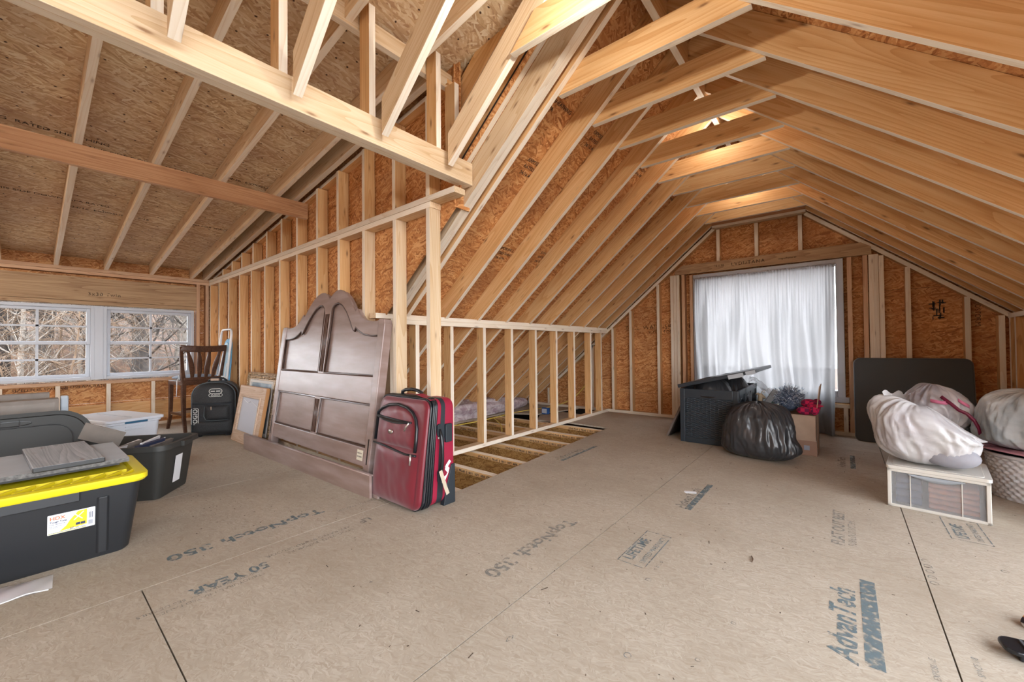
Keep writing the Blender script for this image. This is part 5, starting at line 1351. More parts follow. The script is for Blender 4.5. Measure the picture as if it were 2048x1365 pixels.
# lattice side with arches (faces +X)
mb = MB(); mb.box(DW - 0.02, DW - 0.008, 0.02, DD - 0.02, 0, DH); mb.box(DW - 0.01, DW + 0.004, 0.02, DD, DH - 0.05, DH); mb.box(DW - 0.01, DW + 0.004, 0.02, DD, 0, 0.05)
for k in range(4): y = 0.03 + k * (DD - 0.06) / 3; mb.box(DW - 0.01, DW + 0.004, y - 0.025, y + 0.025, 0, DH)
mb.build('side_frame', dk, dbx, bevel=0.003)
mb = MB()
for k in range(3):
    y0 = 0.06 + k * (DD - 0.06) / 3; y1 = y0 + (DD - 0.06) / 3 - 0.06; ym = (y0 + y1) / 2; rw = (y1 - y0) / 2
    for j in range(-14, 15):
        for sgn in (-1, 1):
            pts = []
            for i in range(25):
                t = i / 24; z = 0.05 + 0.39 * t; y = ym + j * 0.028 + sgn * (z - 0.24) * 0.9
                lim = rw if z < 0.36 else rw * sqrt(max(0, 1 - ((z - 0.36) / 0.085) ** 2))
                if abs(y - ym) <= lim: pts.append((DW - 0.006, y, z))
            if len(pts) > 2: mb.tube([pts[0], pts[-1]], 0.004, 4, cap=False)
    mb.tube([(DW - 0.004, ym - rw, 0.05), (DW - 0.004, ym - rw, 0.36)] + [(DW - 0.004, ym - rw * cos(a * pi / 10), 0.36 + 0.085 * sin(a * pi / 10)) for a in range(1, 10)] + [(DW - 0.004, ym + rw, 0.36), (DW - 0.004, ym + rw, 0.05)], 0.006, 6)
mb.build('lattice', dk, dbx)
# lid
ld_ = Matrix.Translation((-0.012, -0.015, DH + 0.004)) @ Matrix.Rotation(radians(-14.2), 4, 'Y')
mb = MB(); mb.box(0, 0.70, 0, DD + 0.03, 0.0, 0.035, T=ld_); lidd = mb.build('lid', dk, dbx, bevel=0.006)
mb = MB(); mb.box(0.47, 0.60, -0.002, 0.0, -0.012, 0.026, T=ld_); mb.box(0.62, 0.70, -0.002, 0.0, -0.006, 0.03, T=ld_); mb.build('lid_label', plain('grey_label', (0.42, 0.46, 0.50), 0.5), lidd)

def make_bag(name, T, ax, ay, h, mat, seed, corner=0.0, topflat=0.8, amp=0.02, skew=None, n=72, knot=None, parent=None, fold=9):
    """crumpled bag resting on z=0 of its frame"""
    def fn(u, v):
        th = 2 * pi * u; ph = pi * v
        cx, sy, cz = cos(th) * sin(ph), sin(th) * sin(ph), -cos(ph)
        def se(a, e): return (abs(a) ** e) * (1 if a > 0 else -1)
        x = se(cx, 0.82); y = se(sy, 0.9); z = se(cz, topflat)
        t = (z + 1) / 2
        k = 1 + corner * (1 - t) ** 2.5 - (0.10 * t ** 2)
        p = Vector((x * ax * (1 + (corner * (1 - t) ** 3 if abs(x) > 0.3 else 0)) * (1 - 0.12 * t), y * ay * (1 - 0.10 * t), t * h))
        # folds: ridged noise running up towards the gather
        q = Vector((cos(th) * fold * 0.5 + t * 1.2, sin(th) * fold * 0.5, t * 2.2 + seed))
        f = 1 - abs(noise.noise(q)) * 2.2
        f2 = 1 - abs(noise.noise(q * 2.3 + Vector((3, 1, seed)))) * 2.2
        big = noise.noise(Vector((x * 1.7, y * 1.7, t * 2.0)) + Vector((seed, 0, 0)))
        nrm = Vector((cx, sy, cz * 0.7))
        edge = min(1.0, t * 5)
        p += nrm * ((amp * 0.8 * f + amp * 0.45 * f2) * edge + amp * 1.5 * big * edge)
        p.z = max(p.z, 0.001 + 0.0 * t)
        if skew: p = Vector(skew(p))
        return (p.x, p.y, p.z)
    mb = MB(); mb.grid(fn, n * 2, n, wrap=True)
    return mb.build(name, mat, parent, smooth=True, T=T)
blk_bag = plain('black_bag_plastic', (0.030, 0.032, 0.036), 0.33, spec=0.5, bstr=0.5, nscale=11, coat=0.25)
def bsk(p):
    x, y, z = p
    # pull bottom corners out, especially the right one
    t = z / 0.46
    if x > 0: x += 0.09 * max(0, 1 - t * 2.4) * (x / 0.3) ** 2; y -= 0.03 * max(0, 1 - t * 3) * (x / 0.3)
    else: x -= 0.07 * max(0, 1 - t * 3.2) * (x / 0.3) ** 2
    return (x, y - 0.06 * (1 - t), z)
gb = make_bag('garbage_bag', Matrix.Translation((-0.575, 4.03, 0.0)) @ Matrix.Rotation(radians(-6), 4, 'Z'), 0.27, 0.17, 0.455, blk_bag, 3.3, corner=0.12, topflat=0.62, amp=0.018, skew=bsk, n=90)
tag(gb, 'large full black garbage bag on the floor in front of the deck box', 'bag')
# bags bulging inside the deck box
for i, (x, y, ax, ay, h, lab) in enumerate(((-1.02, 4.42, 0.20, 0.18, 0.66, 'black plastic bag bulging under the front of the deck box lid'), (-0.93, 4.80, 0.18, 0.20, 0.68, 'black plastic bag stuffed in the rear of the deck box'))):
    b = make_bag('plastic_bag', Matrix.Translation((x, y, 0.018)), ax, ay, h - 0.03, blk_bag, 8.1 + i * 3, topflat=0.7, amp=0.012, n=44, skew=lambda p: (p[0], p[1], p[2] if p[2] < 0.5 else 0.5 + (p[2] - 0.5) * 0.9))
    tag(b, lab, 'bag', 'bags inside the deck box')
clear = plain('clear_sheet_plastic', (0.65, 0.70, 0.76), 0.15, alpha=0.35)
mb = MB(); mb.grid(lambda u, v: (-0.70 + 0.20 * u, 4.35 + 0.25 * v, 0.60 + 0.05 * sin(3 * u + 4 * v) - 0.10 * u * u + 0.02 * noise.noise(Vector((u * 6, v * 6, 1)))), 24, 20)
cs = mb.build('plastic_wrap', clear, None, smooth=True); tag(cs, 'loose clear plastic wrap spilling over the lattice side of the deck box', 'plastic wrap')

# panel leaning on the box's left side
pn_ = empty('leaning_panel', (0, 0, 0)); tag(pn_, 'thin dark framed panel leaning against the left side of the deck box', 'panel')
pn_.matrix_world = Matrix.Translation((-1.475, 4.36, 0.0)) @ Matrix.Rotation(radians(24), 4, 'Y')
mb = MB(); mb.box(0, 0.022, 0, 0.62, 0, 0.42); mb.build('board', plain('taupe_board', (0.16, 0.125, 0.105), 0.5), pn_, bevel=0.003)
mb = MB(); mb.box(0.022, 0.030, 0.02, 0.60, 0.02, 0.40); mb.build('rear_panel', M['gap'], pn_)

# ------------------------------------------------------------------ cardboard box with seasonal things
cbx = empty('cardboard_box', (-0.435, 4.52, 0)); tag(cbx, 'open brown cardboard box with one flap up beside the garbage bag', 'box')
BWx, BDy, BHz = 0.50, 0.42, 0.345
brown_c = plain('brown_cardboard', (0.46, 0.33, 0.24), 0.8, noise_amt=0.08, nscale=10)
t = 0.005
mb = MB(); mb.box(-BWx / 2, BWx / 2, -BDy / 2, -BDy / 2 + t, 0, BHz); mb.box(-BWx / 2, BWx / 2, BDy / 2 - t, BDy / 2, 0, BHz); mb.box(-BWx / 2, -BWx / 2 + t, -BDy / 2, BDy / 2, 0, BHz); mb.box(BWx / 2 - t, BWx / 2, -BDy / 2, BDy / 2, 0, BHz); mb.box(-BWx / 2, BWx / 2, -BDy / 2, BDy / 2, 0, t)
mb.build('carton', brown_c, cbx)
mb = MB(); mb.box(0, t, -BDy / 2 + 0.01, BDy / 2 - 0.01, 0, 0.25, T=Matrix.Translation((BWx / 2 - t, 0, BHz)) @ Matrix.Rotation(radians(6), 4, 'Y')); mb.build('flap', brown_c, cbx)
mb = MB(); mb.box(-BWx / 2 - 0.001, BWx / 2 + 0.0008, -BDy / 2 - 0.0012, -BDy / 2, 0.0, 0.125); mb.build('packing_tape', plain('brown_tape', (0.36, 0.22, 0.16), 0.25), cbx)
mb = MB(); mb.box(0.16, 0.20, -BDy / 2 - 0.0022, -BDy / 2 - 0.001, 0.045, 0.085); mb.build('sticker', plain('blue_grey_sticker', (0.30, 0.33, 0.40), 0.5), cbx)
# tinsel bush
fr = plain('frosted_blue_foliage', (0.10, 0.14, 0.22), 0.6, noise_amt=0.5, nscale=30)
frw = plain('frost_white', (0.52, 0.58, 0.66), 0.6)
rs = random.Random(4)
bush = empty('foliage_bush', (-0.395, 4.50, 0.44)); tag(bush, 'round frosted dark blue artificial bush rising out of the cardboard box', 'artificial plant')
mb = MB(); mw = MB()
for i in range(420):
    d = Vector((rs.gauss(0, 1), rs.gauss(0, 1), rs.gauss(0.35, 0.9))).normalized()
    if d.z < -0.5: continue
    r = rs.uniform(0.10, 0.155) * (1.15 if d.z > 0.3 else 1)
    b0 = d * r * 0.25; e = d * r; 
    (mb if rs.random() < .72 else mw).tube([b0, (b0 + e) / 2 + Vector((rs.uniform(-.01, .01),) * 3), e], [0.0022, 0.0018, 0.0008], 4)
    for k in range(5):
        tt = 0.45 + 0.11 * k; c = b0.lerp(e, tt); q = Vector((rs.uniform(-1, 1), rs.uniform(-1, 1), rs.uniform(-1, 1))) * 0.016
        (mb if rs.random() < .6 else mw).tube([c, c + q], [0.0025, 0.0006], 3)
mb.sphere((0, 0, -0.01), 0.085, 8)
mb.build('needles', fr, bush); mw.build('frosted_tips', frw, bush)
# green garland and roses beside it
gar = empty('garland', (-0.53, 4.46, 0.35)); tag(gar, 'dark green artificial garland lying on the cardboard box left of the blue bush', 'garland')
mb = MB(); rs = random.Random(9)
for i in range(240):
    c = Vector((rs.uniform(-.11, .10), rs.uniform(-.08, .08), rs.uniform(-0.05, 0.065))); q = Vector((rs.uniform(-1, 1), rs.uniform(-1, 1), rs.uniform(-.3, 1))) * 0.035
    mb.tube([c, c + q], [0.006, 0.001], 3)
mb.build('leaves', plain('dark_green_leaves', (0.02, 0.07, 0.05), 0.5, noise_amt=0.5, nscale=40), gar)
mb = MB()
for (x, y, z) in ((0.02, -0.06, 0.03), (0.055, -0.03, 0.05), (-0.01, -0.05, 0.055)): mb.sphere((x, y, z), 0.018, 6)
mb.build('cream_flowers', plain('cream_petals', (0.60, 0.60, 0.45), 0.7, noise_amt=0.3), gar, smooth=True)
# toy deer
de = empty('toy_deer', (-0.615, 4.46, 0.33)); tag(de, 'tan toy deer figure with a curled antler peeking over the garbage bag', 'figurine')
tan = plain('tan_felt', (0.36, 0.29, 0.20), 0.8, noise_amt=0.15)
mb = MB(); mb.tube([(-0.02, 0, -0.10), (-0.012, 0, 0.0), (-0.006, 0, 0.06), (0.0, 0, 0.12), (0.004, 0, 0.15), (0.012, 0, 0.165)], [0.045, 0.036, 0.026, 0.022, 0.024, 0.012], 12)
mb.tube([(0.0, 0, 0.14), (0.018, 0, 0.137), (0.036, 0, 0.128), (0.044, 0, 0.125)], [0.022, 0.019, 0.012, 0.007], 10)
mb.build('body', tan, de, smooth=True)
for s in (-1, 1):
    mb = MB(); mb.tube([(-0.006, s * 0.014, 0.155), (-0.022, s * 0.03, 0.165), (-0.032, s * 0.04, 0.160)], [0.006, 0.008, 0.002], 6); mb.build('ear', tan, de, smooth=True)
mb = MB(); mb.tube([(0.006, 0, 0.16), (0.016, 0, 0.185), (0.030, 0, 0.200), (0.040, 0, 0.192), (0.038, 0, 0.178), (0.026, 0, 0.176)], [0.004, 0.004, 0.0035, 0.003, 0.003, 0.002], 6); mb.build('antler', tan, de, smooth=True)
# thin board sticking up
ob = lumber('thin_board', (-0.60, 4.40, 0.34), (-0.485, 4.44, 0.535), 0.012, 0.05, plain('dark_thin_board', (0.13, 0.13, 0.13), 0.5)); tag(ob, 'thin dark board slanting up between the toy deer and the blue bush', 'board')
# red plaid plush
plaid = plain('red_fleece', (0.50, 0.015, 0.07), 0.85, bstr=0.1)
m_, nt_, b_ = new_mat('red_plaid_fleece')
tc_ = N(nt_, 'ShaderNodeTexCoord'); ck = N(nt_, 'ShaderNodeTexChecker', _Scale=34.0); ck.inputs[1].default_value = (0.55, 0.01, 0.08, 1); ck.inputs[2].default_value = (0.14, 0.006, 0.05, 1)
nt_.links.new(tc_.outputs['Object'], ck.inputs[0]); nt_.links.new(ck.outputs[0], b_.inputs['Base Color']); b_.inputs['Roughness'].default_value = 0.9
pls = empty('plaid_toy', (-0.235, 4.44, 0.375)); tag(pls, 'red and dark plaid stuffed toy lying in the cardboard box', 'stuffed toy')
mb = MB()
mb.sphere((-0.03, -0.10, 0.005), 0.045, 10, sq=(1.35, 0.9, 0.8)); mb.sphere((0.03, -0.05, 0.035), 0.050, 10, sq=(1.0, 1, 0.95)); mb.sphere((-0.005, -0.01, 0.06), 0.05, 10, sq=(1.2, 1, 0.8)); mb.sphere((0.035, -0.12, 0.01), 0.035, 10); mb.sphere((0.05, 0.03, 0.07), 0.032, 8)
mb.build('body', m_, pls, smooth=True)
mb = MB(); mb.tube([(0.03, -0.08, 0.05), (0.065, -0.10, 0.05), (0.10, -0.12, 0.058)], [0.016, 0.014, 0.003], 8); mb.build('tail', plaid, pls, smooth=True)

# ------------------------------------------------------------------ folding table against the gable wall
tb_ = empty('folding_table', (0, 0, 0)); tag(tb_, 'dark grey folding table top standing on edge against the gable wall', 'table')
tb_.matrix_world = Matrix.Translation((0.49, 5.25, 0.0)) @ Matrix.Rotation(radians(-9.0), 4, 'X')
mb = MB(); mb.prism(rrect(0.81, 0.825, 0.055, 8, 0, 0.4125), 0, 0.030, axis='y'); mb.build('table_top', plain('dark_grey_laminate', (0.050, 0.064, 0.074), 0.45, spec=0.4), tb_, bevel=0.006)
mb = MB(); mb.tube([(x, 0.010, z) for x, z in rrect(0.814, 0.829, 0.057, 8, 0, 0.4125)], 0.004, 6, closed=True); mb.build('edge_band', plain('worn_edge', (0.16, 0.16, 0.16), 0.5), tb_, smooth=True)
mb = MB(); mb.box(-0.30, -0.28, 0.030, 0.05, 0.1, 0.72); mb.box(0.28, 0.30, 0.030, 0.05, 0.1, 0.72); mb.build('folded_leg', blk_l, tb_)

# ------------------------------------------------------------------ plastic drawer unit
cream = plain('cream_plastic', (0.60, 0.58, 0.53), 0.4)
dr = empty('drawer_unit', (0.39, 3.25, 0), radians(-7)); tag(dr, 'low cream plastic drawer with smoky clear front holding folded clothes', 'drawer')
w2 = 0.20
mb = MB(); mb.box(-w2, w2, 0, 0.40, 0, 0.012); mb.box(-w2, -w2 + 0.008, 0, 0.40, 0, 0.225); mb.box(w2 - 0.008, w2, 0, 0.40, 0, 0.225); mb.box(-w2, w2, 0.39, 0.40, 0, 0.225); mb.build('shell', cream, dr)
mb = MB(); mb.prism(rrect(0.412, 0.415, 0.02, 5, 0, 0.198), 0.222, 0.240); mb.prism(rrect(0.36, 0.36, 0.02, 5, 0, 0.198), 0.240, 0.243); mb.build('top_panel', cream, dr, bevel=0.003)
fr_ = MB()
for a in ((-w2, -w2 + 0.018, 0, 0.222), (w2 - 0.018, w2, 0, 0.222), (-w2, w2, 0.205, 0.222), (-w2, w2, 0, 0.016)): fr_.box(a[0], a[1], -0.006, 0.006, a[2], a[3])
fr_.build('front_frame', cream, dr, bevel=0.003)
smoky = plain('smoky_clear_plastic', (0.45, 0.46, 0.48), 0.2, alpha=0.30)
mb = MB(); mb.box(-w2 + 0.016, w2 - 0.016, 0.0, 0.003, 0.014, 0.205); mb.build('drawer_front', smoky, dr)
mb = MB(); mb.grid(lambda u, v: (-0.11 + 0.22 * u, -0.006 - 0.008 * sin(pi * v), 0.203 - (0.006 + 0.022 * sin(pi * u)) * v), 20, 6); mb.build('drawer_handle', plain('grey_handle', (0.30, 0.33, 0.36), 0.35), dr, smooth=True)
mb = MB(); mb.box(-0.105, -0.101, -0.003, 0.0, 0.016, 0.205); mb.box(0.095, 0.099, -0.003, 0.0, 0.016, 0.205); mb.build('front_rib', cream, dr)
def folded(name, x0, x1, y0, y1, z0, n, th, mat, lab):
    r = empty(name, (0, 0, 0)); 
    mb = MB()
    for k in range(n):
        z = z0 + k * th
        def fn(u, v, z=z):
            a = 2 * pi * v
            return (x0 + (x1 - x0) * u + 0.004 * noise.noise(Vector((u * 5, z * 90, 1))), (y0 + y1) / 2 + (y1 - y0) / 2 * max(-1, min(1, 1.3 * cos(a))), z + th / 2 + th * 0.52 * sin(a) + 0.004 * noise.noise(Vector((u * 8, v * 3, z * 60))))
        mb.grid(fn, 14, 17)
    o = mb.build(name, mat, None, smooth=True, T=dr.matrix_basis.copy() if False else Matrix.Translation((0.39, 3.25, 0)) @ Matrix.Rotation(radians(-7), 4, 'Z'))
    bpy.data.objects.remove(r)
    tag(o, lab, 'clothes'); return o
folded('folded_cloth', -0.03, 0.16, 0.03, 0.30, 0.014, 5, 0.030, plain('orange_brown_cloth', (0.50, 0.22, 0.13), 0.9, noise_amt=0.2, nscale=25), 'stack of folded orange-brown cloths inside the cream drawer')
folded('folded_clothes', -0.165, -0.06, 0.03, 0.30, 0.014, 4, 0.040, plain('navy_cloth', (0.07, 0.10, 0.17), 0.9, noise_amt=0.3, nscale=25), 'dark blue folded clothes at the left inside the cream drawer')

# ------------------------------------------------------------------ plastic bags
M['white_bag'] = sheer('white_bag_plastic', (0.78, 0.79, 0.81), 0.10, 0.35)
def bag_mat(name, col, alpha=1.0, rough=0.28, ns=5.0, stain=None):
    m, nt, b = new_mat(name)
    tc = N(nt, 'ShaderNodeTexCoord'); n = N(nt, 'ShaderNodeTexNoise', _Scale=ns, _Detail=3.0, _Distortion=0.8); nt.links.new(tc.outputs['Object'], n.inputs['Vector'])
    c2 = stain or tuple(c * 0.6 for c in col)
    nt.links.new(ramp(nt, n.outputs['Fac'], [(0.35, c2), (0.6, col)]), b.inputs['Base Color'])
    b.inputs['Roughness'].default_value = rough; b.inputs['Specular IOR Level'].default_value = 0.5; b.inputs['Alpha'].default_value = alpha
    n2 = N(nt, 'ShaderNodeTexNoise', _Scale=22.0, _Detail=2.0, _Distortion=1.2); nt.links.new(tc.outputs['Object'], n2.inputs['Vector'])
    bump(nt, b, n2.outputs['Fac'], 0.5, 0.004); b.inputs['Subsurface Weight'].default_value = 0.0
    return m
wb_m = bag_mat('white_grocery_bag', (0.56, 0.57, 0.585), stain=(0.42, 0.40, 0.42))
gb_m = bag_mat('bluish_clear_bag', (0.62, 0.68, 0.72), ns=5, stain=(0.34, 0.40, 0.45))
mid_m = bag_mat('white_bag_with_grey_cloth', (0.66, 0.65, 0.67), ns=4, stain=(0.33, 0.32, 0.36))
def sk1(p):
    x, y, z = p; u = (x + 0.21) / 0.42
    hs = 1.0 + 0.0 * u
    if z > 0.15: 
        f = max(0.0, 1 - u * 0.98); z = 0.15 + (z - 0.15) * (0.12 + 1.0 * f ** 0.9)
    x2 = x + (-0.03 if u < .5 else 0.0) * min(1, z / 0.3)
    return (x2, y, z)
b1 = empty('plastic_bag', (0.375, 3.42, 0.2435)); tag(b1, 'white translucent plastic bag slumped on top of the cream drawer', 'bag', None)
make_bag('bag', None, 0.225, 0.165, 0.42, wb_m, 5.5, topflat=0.75, amp=0.020, skew=sk1, n=80, parent=b1, fold=6)
mb = MB(); mb.grid(lambda u, v: (-0.17 + 0.09 * u - 0.02 * v, 0.02 + 0.05 * sin(pi * u) - 0.03, 0.36 + 0.055 * v + 0.012 * sin(9 * u)), 14, 6); mb.build('tied_top', wb_m, b1, smooth=True)
mb = MB(); mb.sphere((0.085, -0.105, 0.075), 0.10, 12, sq=(1.15, 0.55, 0.62)); mb.build('grey_contents', plain('grey_shirt_seen_through', (0.24, 0.24, 0.27), 0.7, noise_amt=0.25, nscale=8), b1, smooth=True)
# brown wicker basket carrying the middle bag
def wicker_mat(name, a, c):
    m, nt, b = new_mat(name); b.inputs['Base Color'].default_value = (*a, 1); b.inputs['Roughness'].default_value = 0.6
    return m
def wicker(name, loc, rb, rt, h, mat, label, nstr=34, row=0.018, sy=1.0):
    r = empty(name, loc); tag(r, label, 'basket')
    def fn(u, v):
        a = 2 * pi * u; z = h * v; R = rb + (rt - rb) * v ** 0.8
        rw = int(z / row); ph = pi if rw % 2 else 0
        wv = 0.005 * sin(nstr * a + ph) * abs(sin(pi * (z / row))) ** 0.5
        R += wv
        return (R * cos(a), R * sin(a) * sy, z)
    mb = MB(); mb.grid(fn, nstr * 6, int(h / row * 5) + 1, wrap=True); mb.build('woven_wall', mat, r, smooth=True)
    mb = MB(); mb.lathe([(0, 0.004), (rb, 0.004)], 40); mb.build('base', mat, r)
    mb = MB(); mb.tube([((rt + 0.002) * cos(2 * pi * k / 60), (rt + 0.002) * sin(2 * pi * k / 60) * sy, h + 0.004) for k in range(60)], 0.011, 8, closed=True); mb.build('rim', mat, r, smooth=True)
    return r
brw = plain('brown_wicker', (0.25, 0.15, 0.075), 0.6, noise_amt=0.3, nscale=50)
wkw = plain('white_wicker', (0.66, 0.67, 0.71), 0.5)
wicker('wicker_basket', (0.495, 3.99, 0), 0.13, 0.165, 0.325, brw, 'brown wicker basket half hidden behind the cream drawer', 28, 0.022)
wicker('wicker_basket', (0.905, 3.93, 0), 0.185, 0.21, 0.262, wkw, 'white woven basket filled with laundry at the right edge', 30, 0.020)
# cloth in the brown basket
mb = MB(); mb.sphere((0, 0, 0), 0.15, 14, sq=(1, 1, 0.28)); o = mb.build('towel', plain('ivory_towel', (0.58, 0.54, 0.46), 0.9, noise_amt=0.15, nscale=25, bstr=0.3), None, smooth=True, T=Matrix.Translation((0.50, 3.97, 0.325))); tag(o, 'ivory towel lying in the brown wicker basket under the middle bag', 'towel')
b2 = empty('plastic_bag', (0.475, 4.02, 0.362)); tag(b2, 'white bag with pink and maroon straps on the brown wicker basket', 'bag', None)
make_bag('bag', None, 0.175, 0.15, 0.30, mid_m, 12.2, topflat=0.8, amp=0.018, n=70, parent=b2, fold=8, skew=lambda p: (p[0] + 0.02, p[1], p[2] * (1.0 if p[0] < 0.0 else 1 - 0.9 * p[0])))
pink = plain('pink_strap', (0.70, 0.20, 0.36), 0.6); maroon = plain('maroon_ribbon', (0.16, 0.006, 0.04), 0.4)
mb = MB(); ribbon(mb, [(-0.03, -0.17, 0.215), (0.02, -0.178, 0.205), (0.05, -0.175, 0.205)], 0.022); mb.build('pink_strap', pink, b2, solid=0.003, smooth=True); mb = MB(); ribbon(mb, [(0.10, -0.14, 0.225), (0.13, -0.145, 0.20), (0.15, -0.14, 0.185)], 0.022); mb.build('pink_strap', pink, b2, solid=0.003, smooth=True)
mb = MB(); ribbon(mb, [(0.02, -0.165, 0.245), (0.06, -0.182, 0.205), (0.095, -0.190, 0.165), (0.13, -0.195, 0.145), (0.16, -0.195, 0.105), (0.178, -0.19, 0.06), (0.185, -0.18, 0.02)], 0.020, (0.6, 0, 0.8)); mb.build('maroon_ribbon', maroon, b2, solid=0.003, smooth=True)
# laundry and the bluish bag on the white basket
mb = MB(); mb.sphere((0, 0, 0), 0.185, 14, sq=(1, 1, 0.2)); o = mb.build('dark_laundry', plain('dark_green_laundry', (0.015, 0.03, 0.03), 0.8), None, smooth=True, T=Matrix.Translation((0.905, 3.93, 0.255))); tag(o, 'dark laundry filling the white basket', 'clothes')
mb = MB()
mb.grid(lambda u, v: ((0.14 + 0.105 * v) * cos(pi + 2 * pi * u), (0.14 + 0.105 * v) * sin(pi + 2 * pi * u), 0.03 - 0.014 * v + 0.010 * sin(14 * u) * v), 60, 5); o = mb.build('pink_cloth', plain('dusty_pink_cloth', (0.50, 0.25, 0.31), 0.8), None, smooth=True, solid=0.006, T=Matrix.Translation((0.905, 3.93, 0.275))); tag(o, 'dusty pink cloth folded over the rim of the white basket', 'cloth')
b3 = empty('plastic_bag', (0.915, 3.91, 0.298)); tag(b3, 'bluish translucent plastic bag heaped on the white woven basket', 'bag', None)
make_bag('bag', None, 0.265, 0.20, 0.36, gb_m, 21.7, topflat=0.6, amp=0.022, n=90, parent=b3, fold=10)

# ------------------------------------------------------------------ things at the lower right corner, cards and scraps
fsh = empty('sandal', (0.40, 1.95, 0), radians(-38)); tag(fsh, 'black ribbed sandal in clear blue wrapping at the lower right corner', 'sandal')
mb = MB()
loft(mb, [[(x, y, 0.020 + 0.03 * (0.15 - y) * 1.0) for x, y in rrect(0.085, 0.26, 0.03, 6, 0, 0.05)], [(x, y, 0.034 + 0.03 * (0.15 - y)) for x, y in rrect(0.085, 0.26, 0.03, 6, 0, 0.05)]]); 
mb.box(-0.03, 0.03, 0.12, 0.15, 0.0, 0.022); mb.box(-0.03, 0.03, -0.07, -0.03, 0.0, 0.026)
fso = mb.build('sole', blk_l, fsh, bevel=0.004)
mb = MB()
for k in range(8): mb.box(-0.026, 0.026, -0.05 + k * 0.018 + 0.05, -0.05 + k * 0.018 + 0.057, 0.034, 0.041 - 0.03 * (k * 0.018) * 0.3)
mb.build('rib', plain('grey_rubber', (0.09, 0.10, 0.11), 0.5), fsh)
mb = MB(); mb.grid(lambda u, v: (-0.06 + 0.12 * u, -0.10 + 0.20 * v, 0.045 + 0.028 * sin(pi * u) + 0.006 * noise.noise(Vector((u * 7, v * 7, 2)))), 22, 22); mb.build('wrapping', plain('blue_clear_plastic', (0.06, 0.16, 0.38), 0.12, alpha=0.6, spec=0.8), fsh, smooth=True)
fsh.rotation_euler = (0, 0, radians(98)); fsh.location = (0.54, 1.955, 0)
sh = empty('shoe', (0.50, 2.16, 0), radians(60)); tag(sh, 'toe of a colourful patterned shoe at the right edge of the picture', 'shoe')
m2_, nt2, b2_ = new_mat('patterned_shoe_fabric')
tc2 = N(nt2, 'ShaderNodeTexCoord'); vo2 = N(nt2, 'ShaderNodeTexVoronoi', _Scale=34.0); nt2.links.new(tc2.outputs['Object'], vo2.inputs['Vector'])
se2 = N(nt2, 'ShaderNodeSeparateColor'); nt2.links.new(vo2.outputs['Color'], se2.inputs[0])
nt2.links.new(ramp(nt2, se2.outputs[0], [(0.0, (0.03, 0.02, 0.03)), (0.25, (0.80, 0.36, 0.12)), (0.45, (0.22, 0.42, 0.28)), (0.6, (0.16, 0.02, 0.06)), (0.75, (0.75, 0.72, 0.6)), (0.9, (0.55, 0.12, 0.2))], 'CONSTANT'), b2_.inputs['Base Color'])
mb = MB(); mb.grid(lambda u, v: (0.042 * cos(pi * u) * (sin(pi * min(1, 0.12 + v * 0.62)) ** 0.6), -0.02 + 0.25 * (1 - v) , 0.014 + 0.055 * sin(pi * u) * (0.35 + 0.65 * (1 - v) if v > .3 else 0.8)), 24, 20); mb.build('upper', m2_, sh, smooth=True, solid=0.003)
mb = MB(); mb.prism([(x, y) for x, y in rrect(0.085, 0.26, 0.04, 6, 0, 0.10)], 0, 0.016); mb.build('sole', paper, sh, bevel=0.004)
sh.location = (0.485, 2.165, 0); sh.rotation_euler = (0, 0, radians(-125))
mb = MB(); mb.prism(rrect(0.075, 0.035, 0.012, 5), 0, 0.002); o = mb.build('paper_tag', paper, None, T=Matrix.Translation((-0.785, 2.77, 0.0005)) @ Matrix.Rotation(radians(25), 4, 'Z')); tag(o, 'small white paper tag lying alone on the floor', 'paper tag')
mb = MB(); mb.tube([(0, 0, 0.003), (0.03, 0.004, 0.005), (0.06, 0, 0.003)], [0.002, 0.003, 0.001], 5); o = mb.build('twig', plain('dark_twig', (0.08, 0.04, 0.02), 0.7), None, T=Matrix.Translation((-0.335, 2.10, 0)) @ Matrix.Rotation(radians(-80), 4, 'Z')); tag(o, 'small dark splinter on the floor between the printed stamps', 'splinter')

# ------------------------------------------------------------------ behind the knee wall
yel = plain('yellow_cable', (0.72, 0.56, 0.10), 0.5)
def wire(name, pts, r, mat, lab):
    cu = bpy.data.curves.new(name, 'CURVE'); cu.dimensions = '3D'; sp = cu.splines.new('NURBS'); sp.points.add(len(pts) - 1)
    for p_, q in zip(sp.points, pts): p_.co = (*q, 1)
    sp.use_endpoint_u = True; sp.order_u = 4; cu.bevel_depth = r; cu.bevel_resolution = 2; cu.materials.append(mat)
    tmp = bpy.data.objects.new(name, cu); C.objects.link(tmp)
    me = bpy.data.meshes.new_from_object(tmp.evaluated_get(bpy.context.evaluated_depsgraph_get())); bpy.data.objects.remove(tmp)
    o = bpy.data.objects.new(name, me); C.objects.link(o); tag(o, lab, 'cable', 'yellow cables'); return o
wire('yellow_cable', [(-3.7, 2.9, 0.03), (-3.60, 3.3, 0.02), (-3.55, 3.75, 0.03), (-3.58, 4.1, 0.03), (-3.65, 4.7, 0.03), (-3.4, 5.2, 0.03), (-3.1, 5.38, 0.2), (-2.95, 5.42, 0.5)], 0.006, yel, 'yellow cable running along the floor behind the knee wall to the gable')
wire('yellow_cable', [(-3.58, 3.95, 0.02), (-3.35, 3.78, 0.03), (-3.12, 3.62, 0.02), (-3.02, 3.45, -0.08), (-3.0, 3.40, -0.18)], 0.006, yel, 'yellow cable end curling down into the open joist bay')
ins = bag_mat('pinkish_insulation', (0.62, 0.55, 0.56), rough=0.9, ns=14, stain=(0.38, 0.27, 0.30))
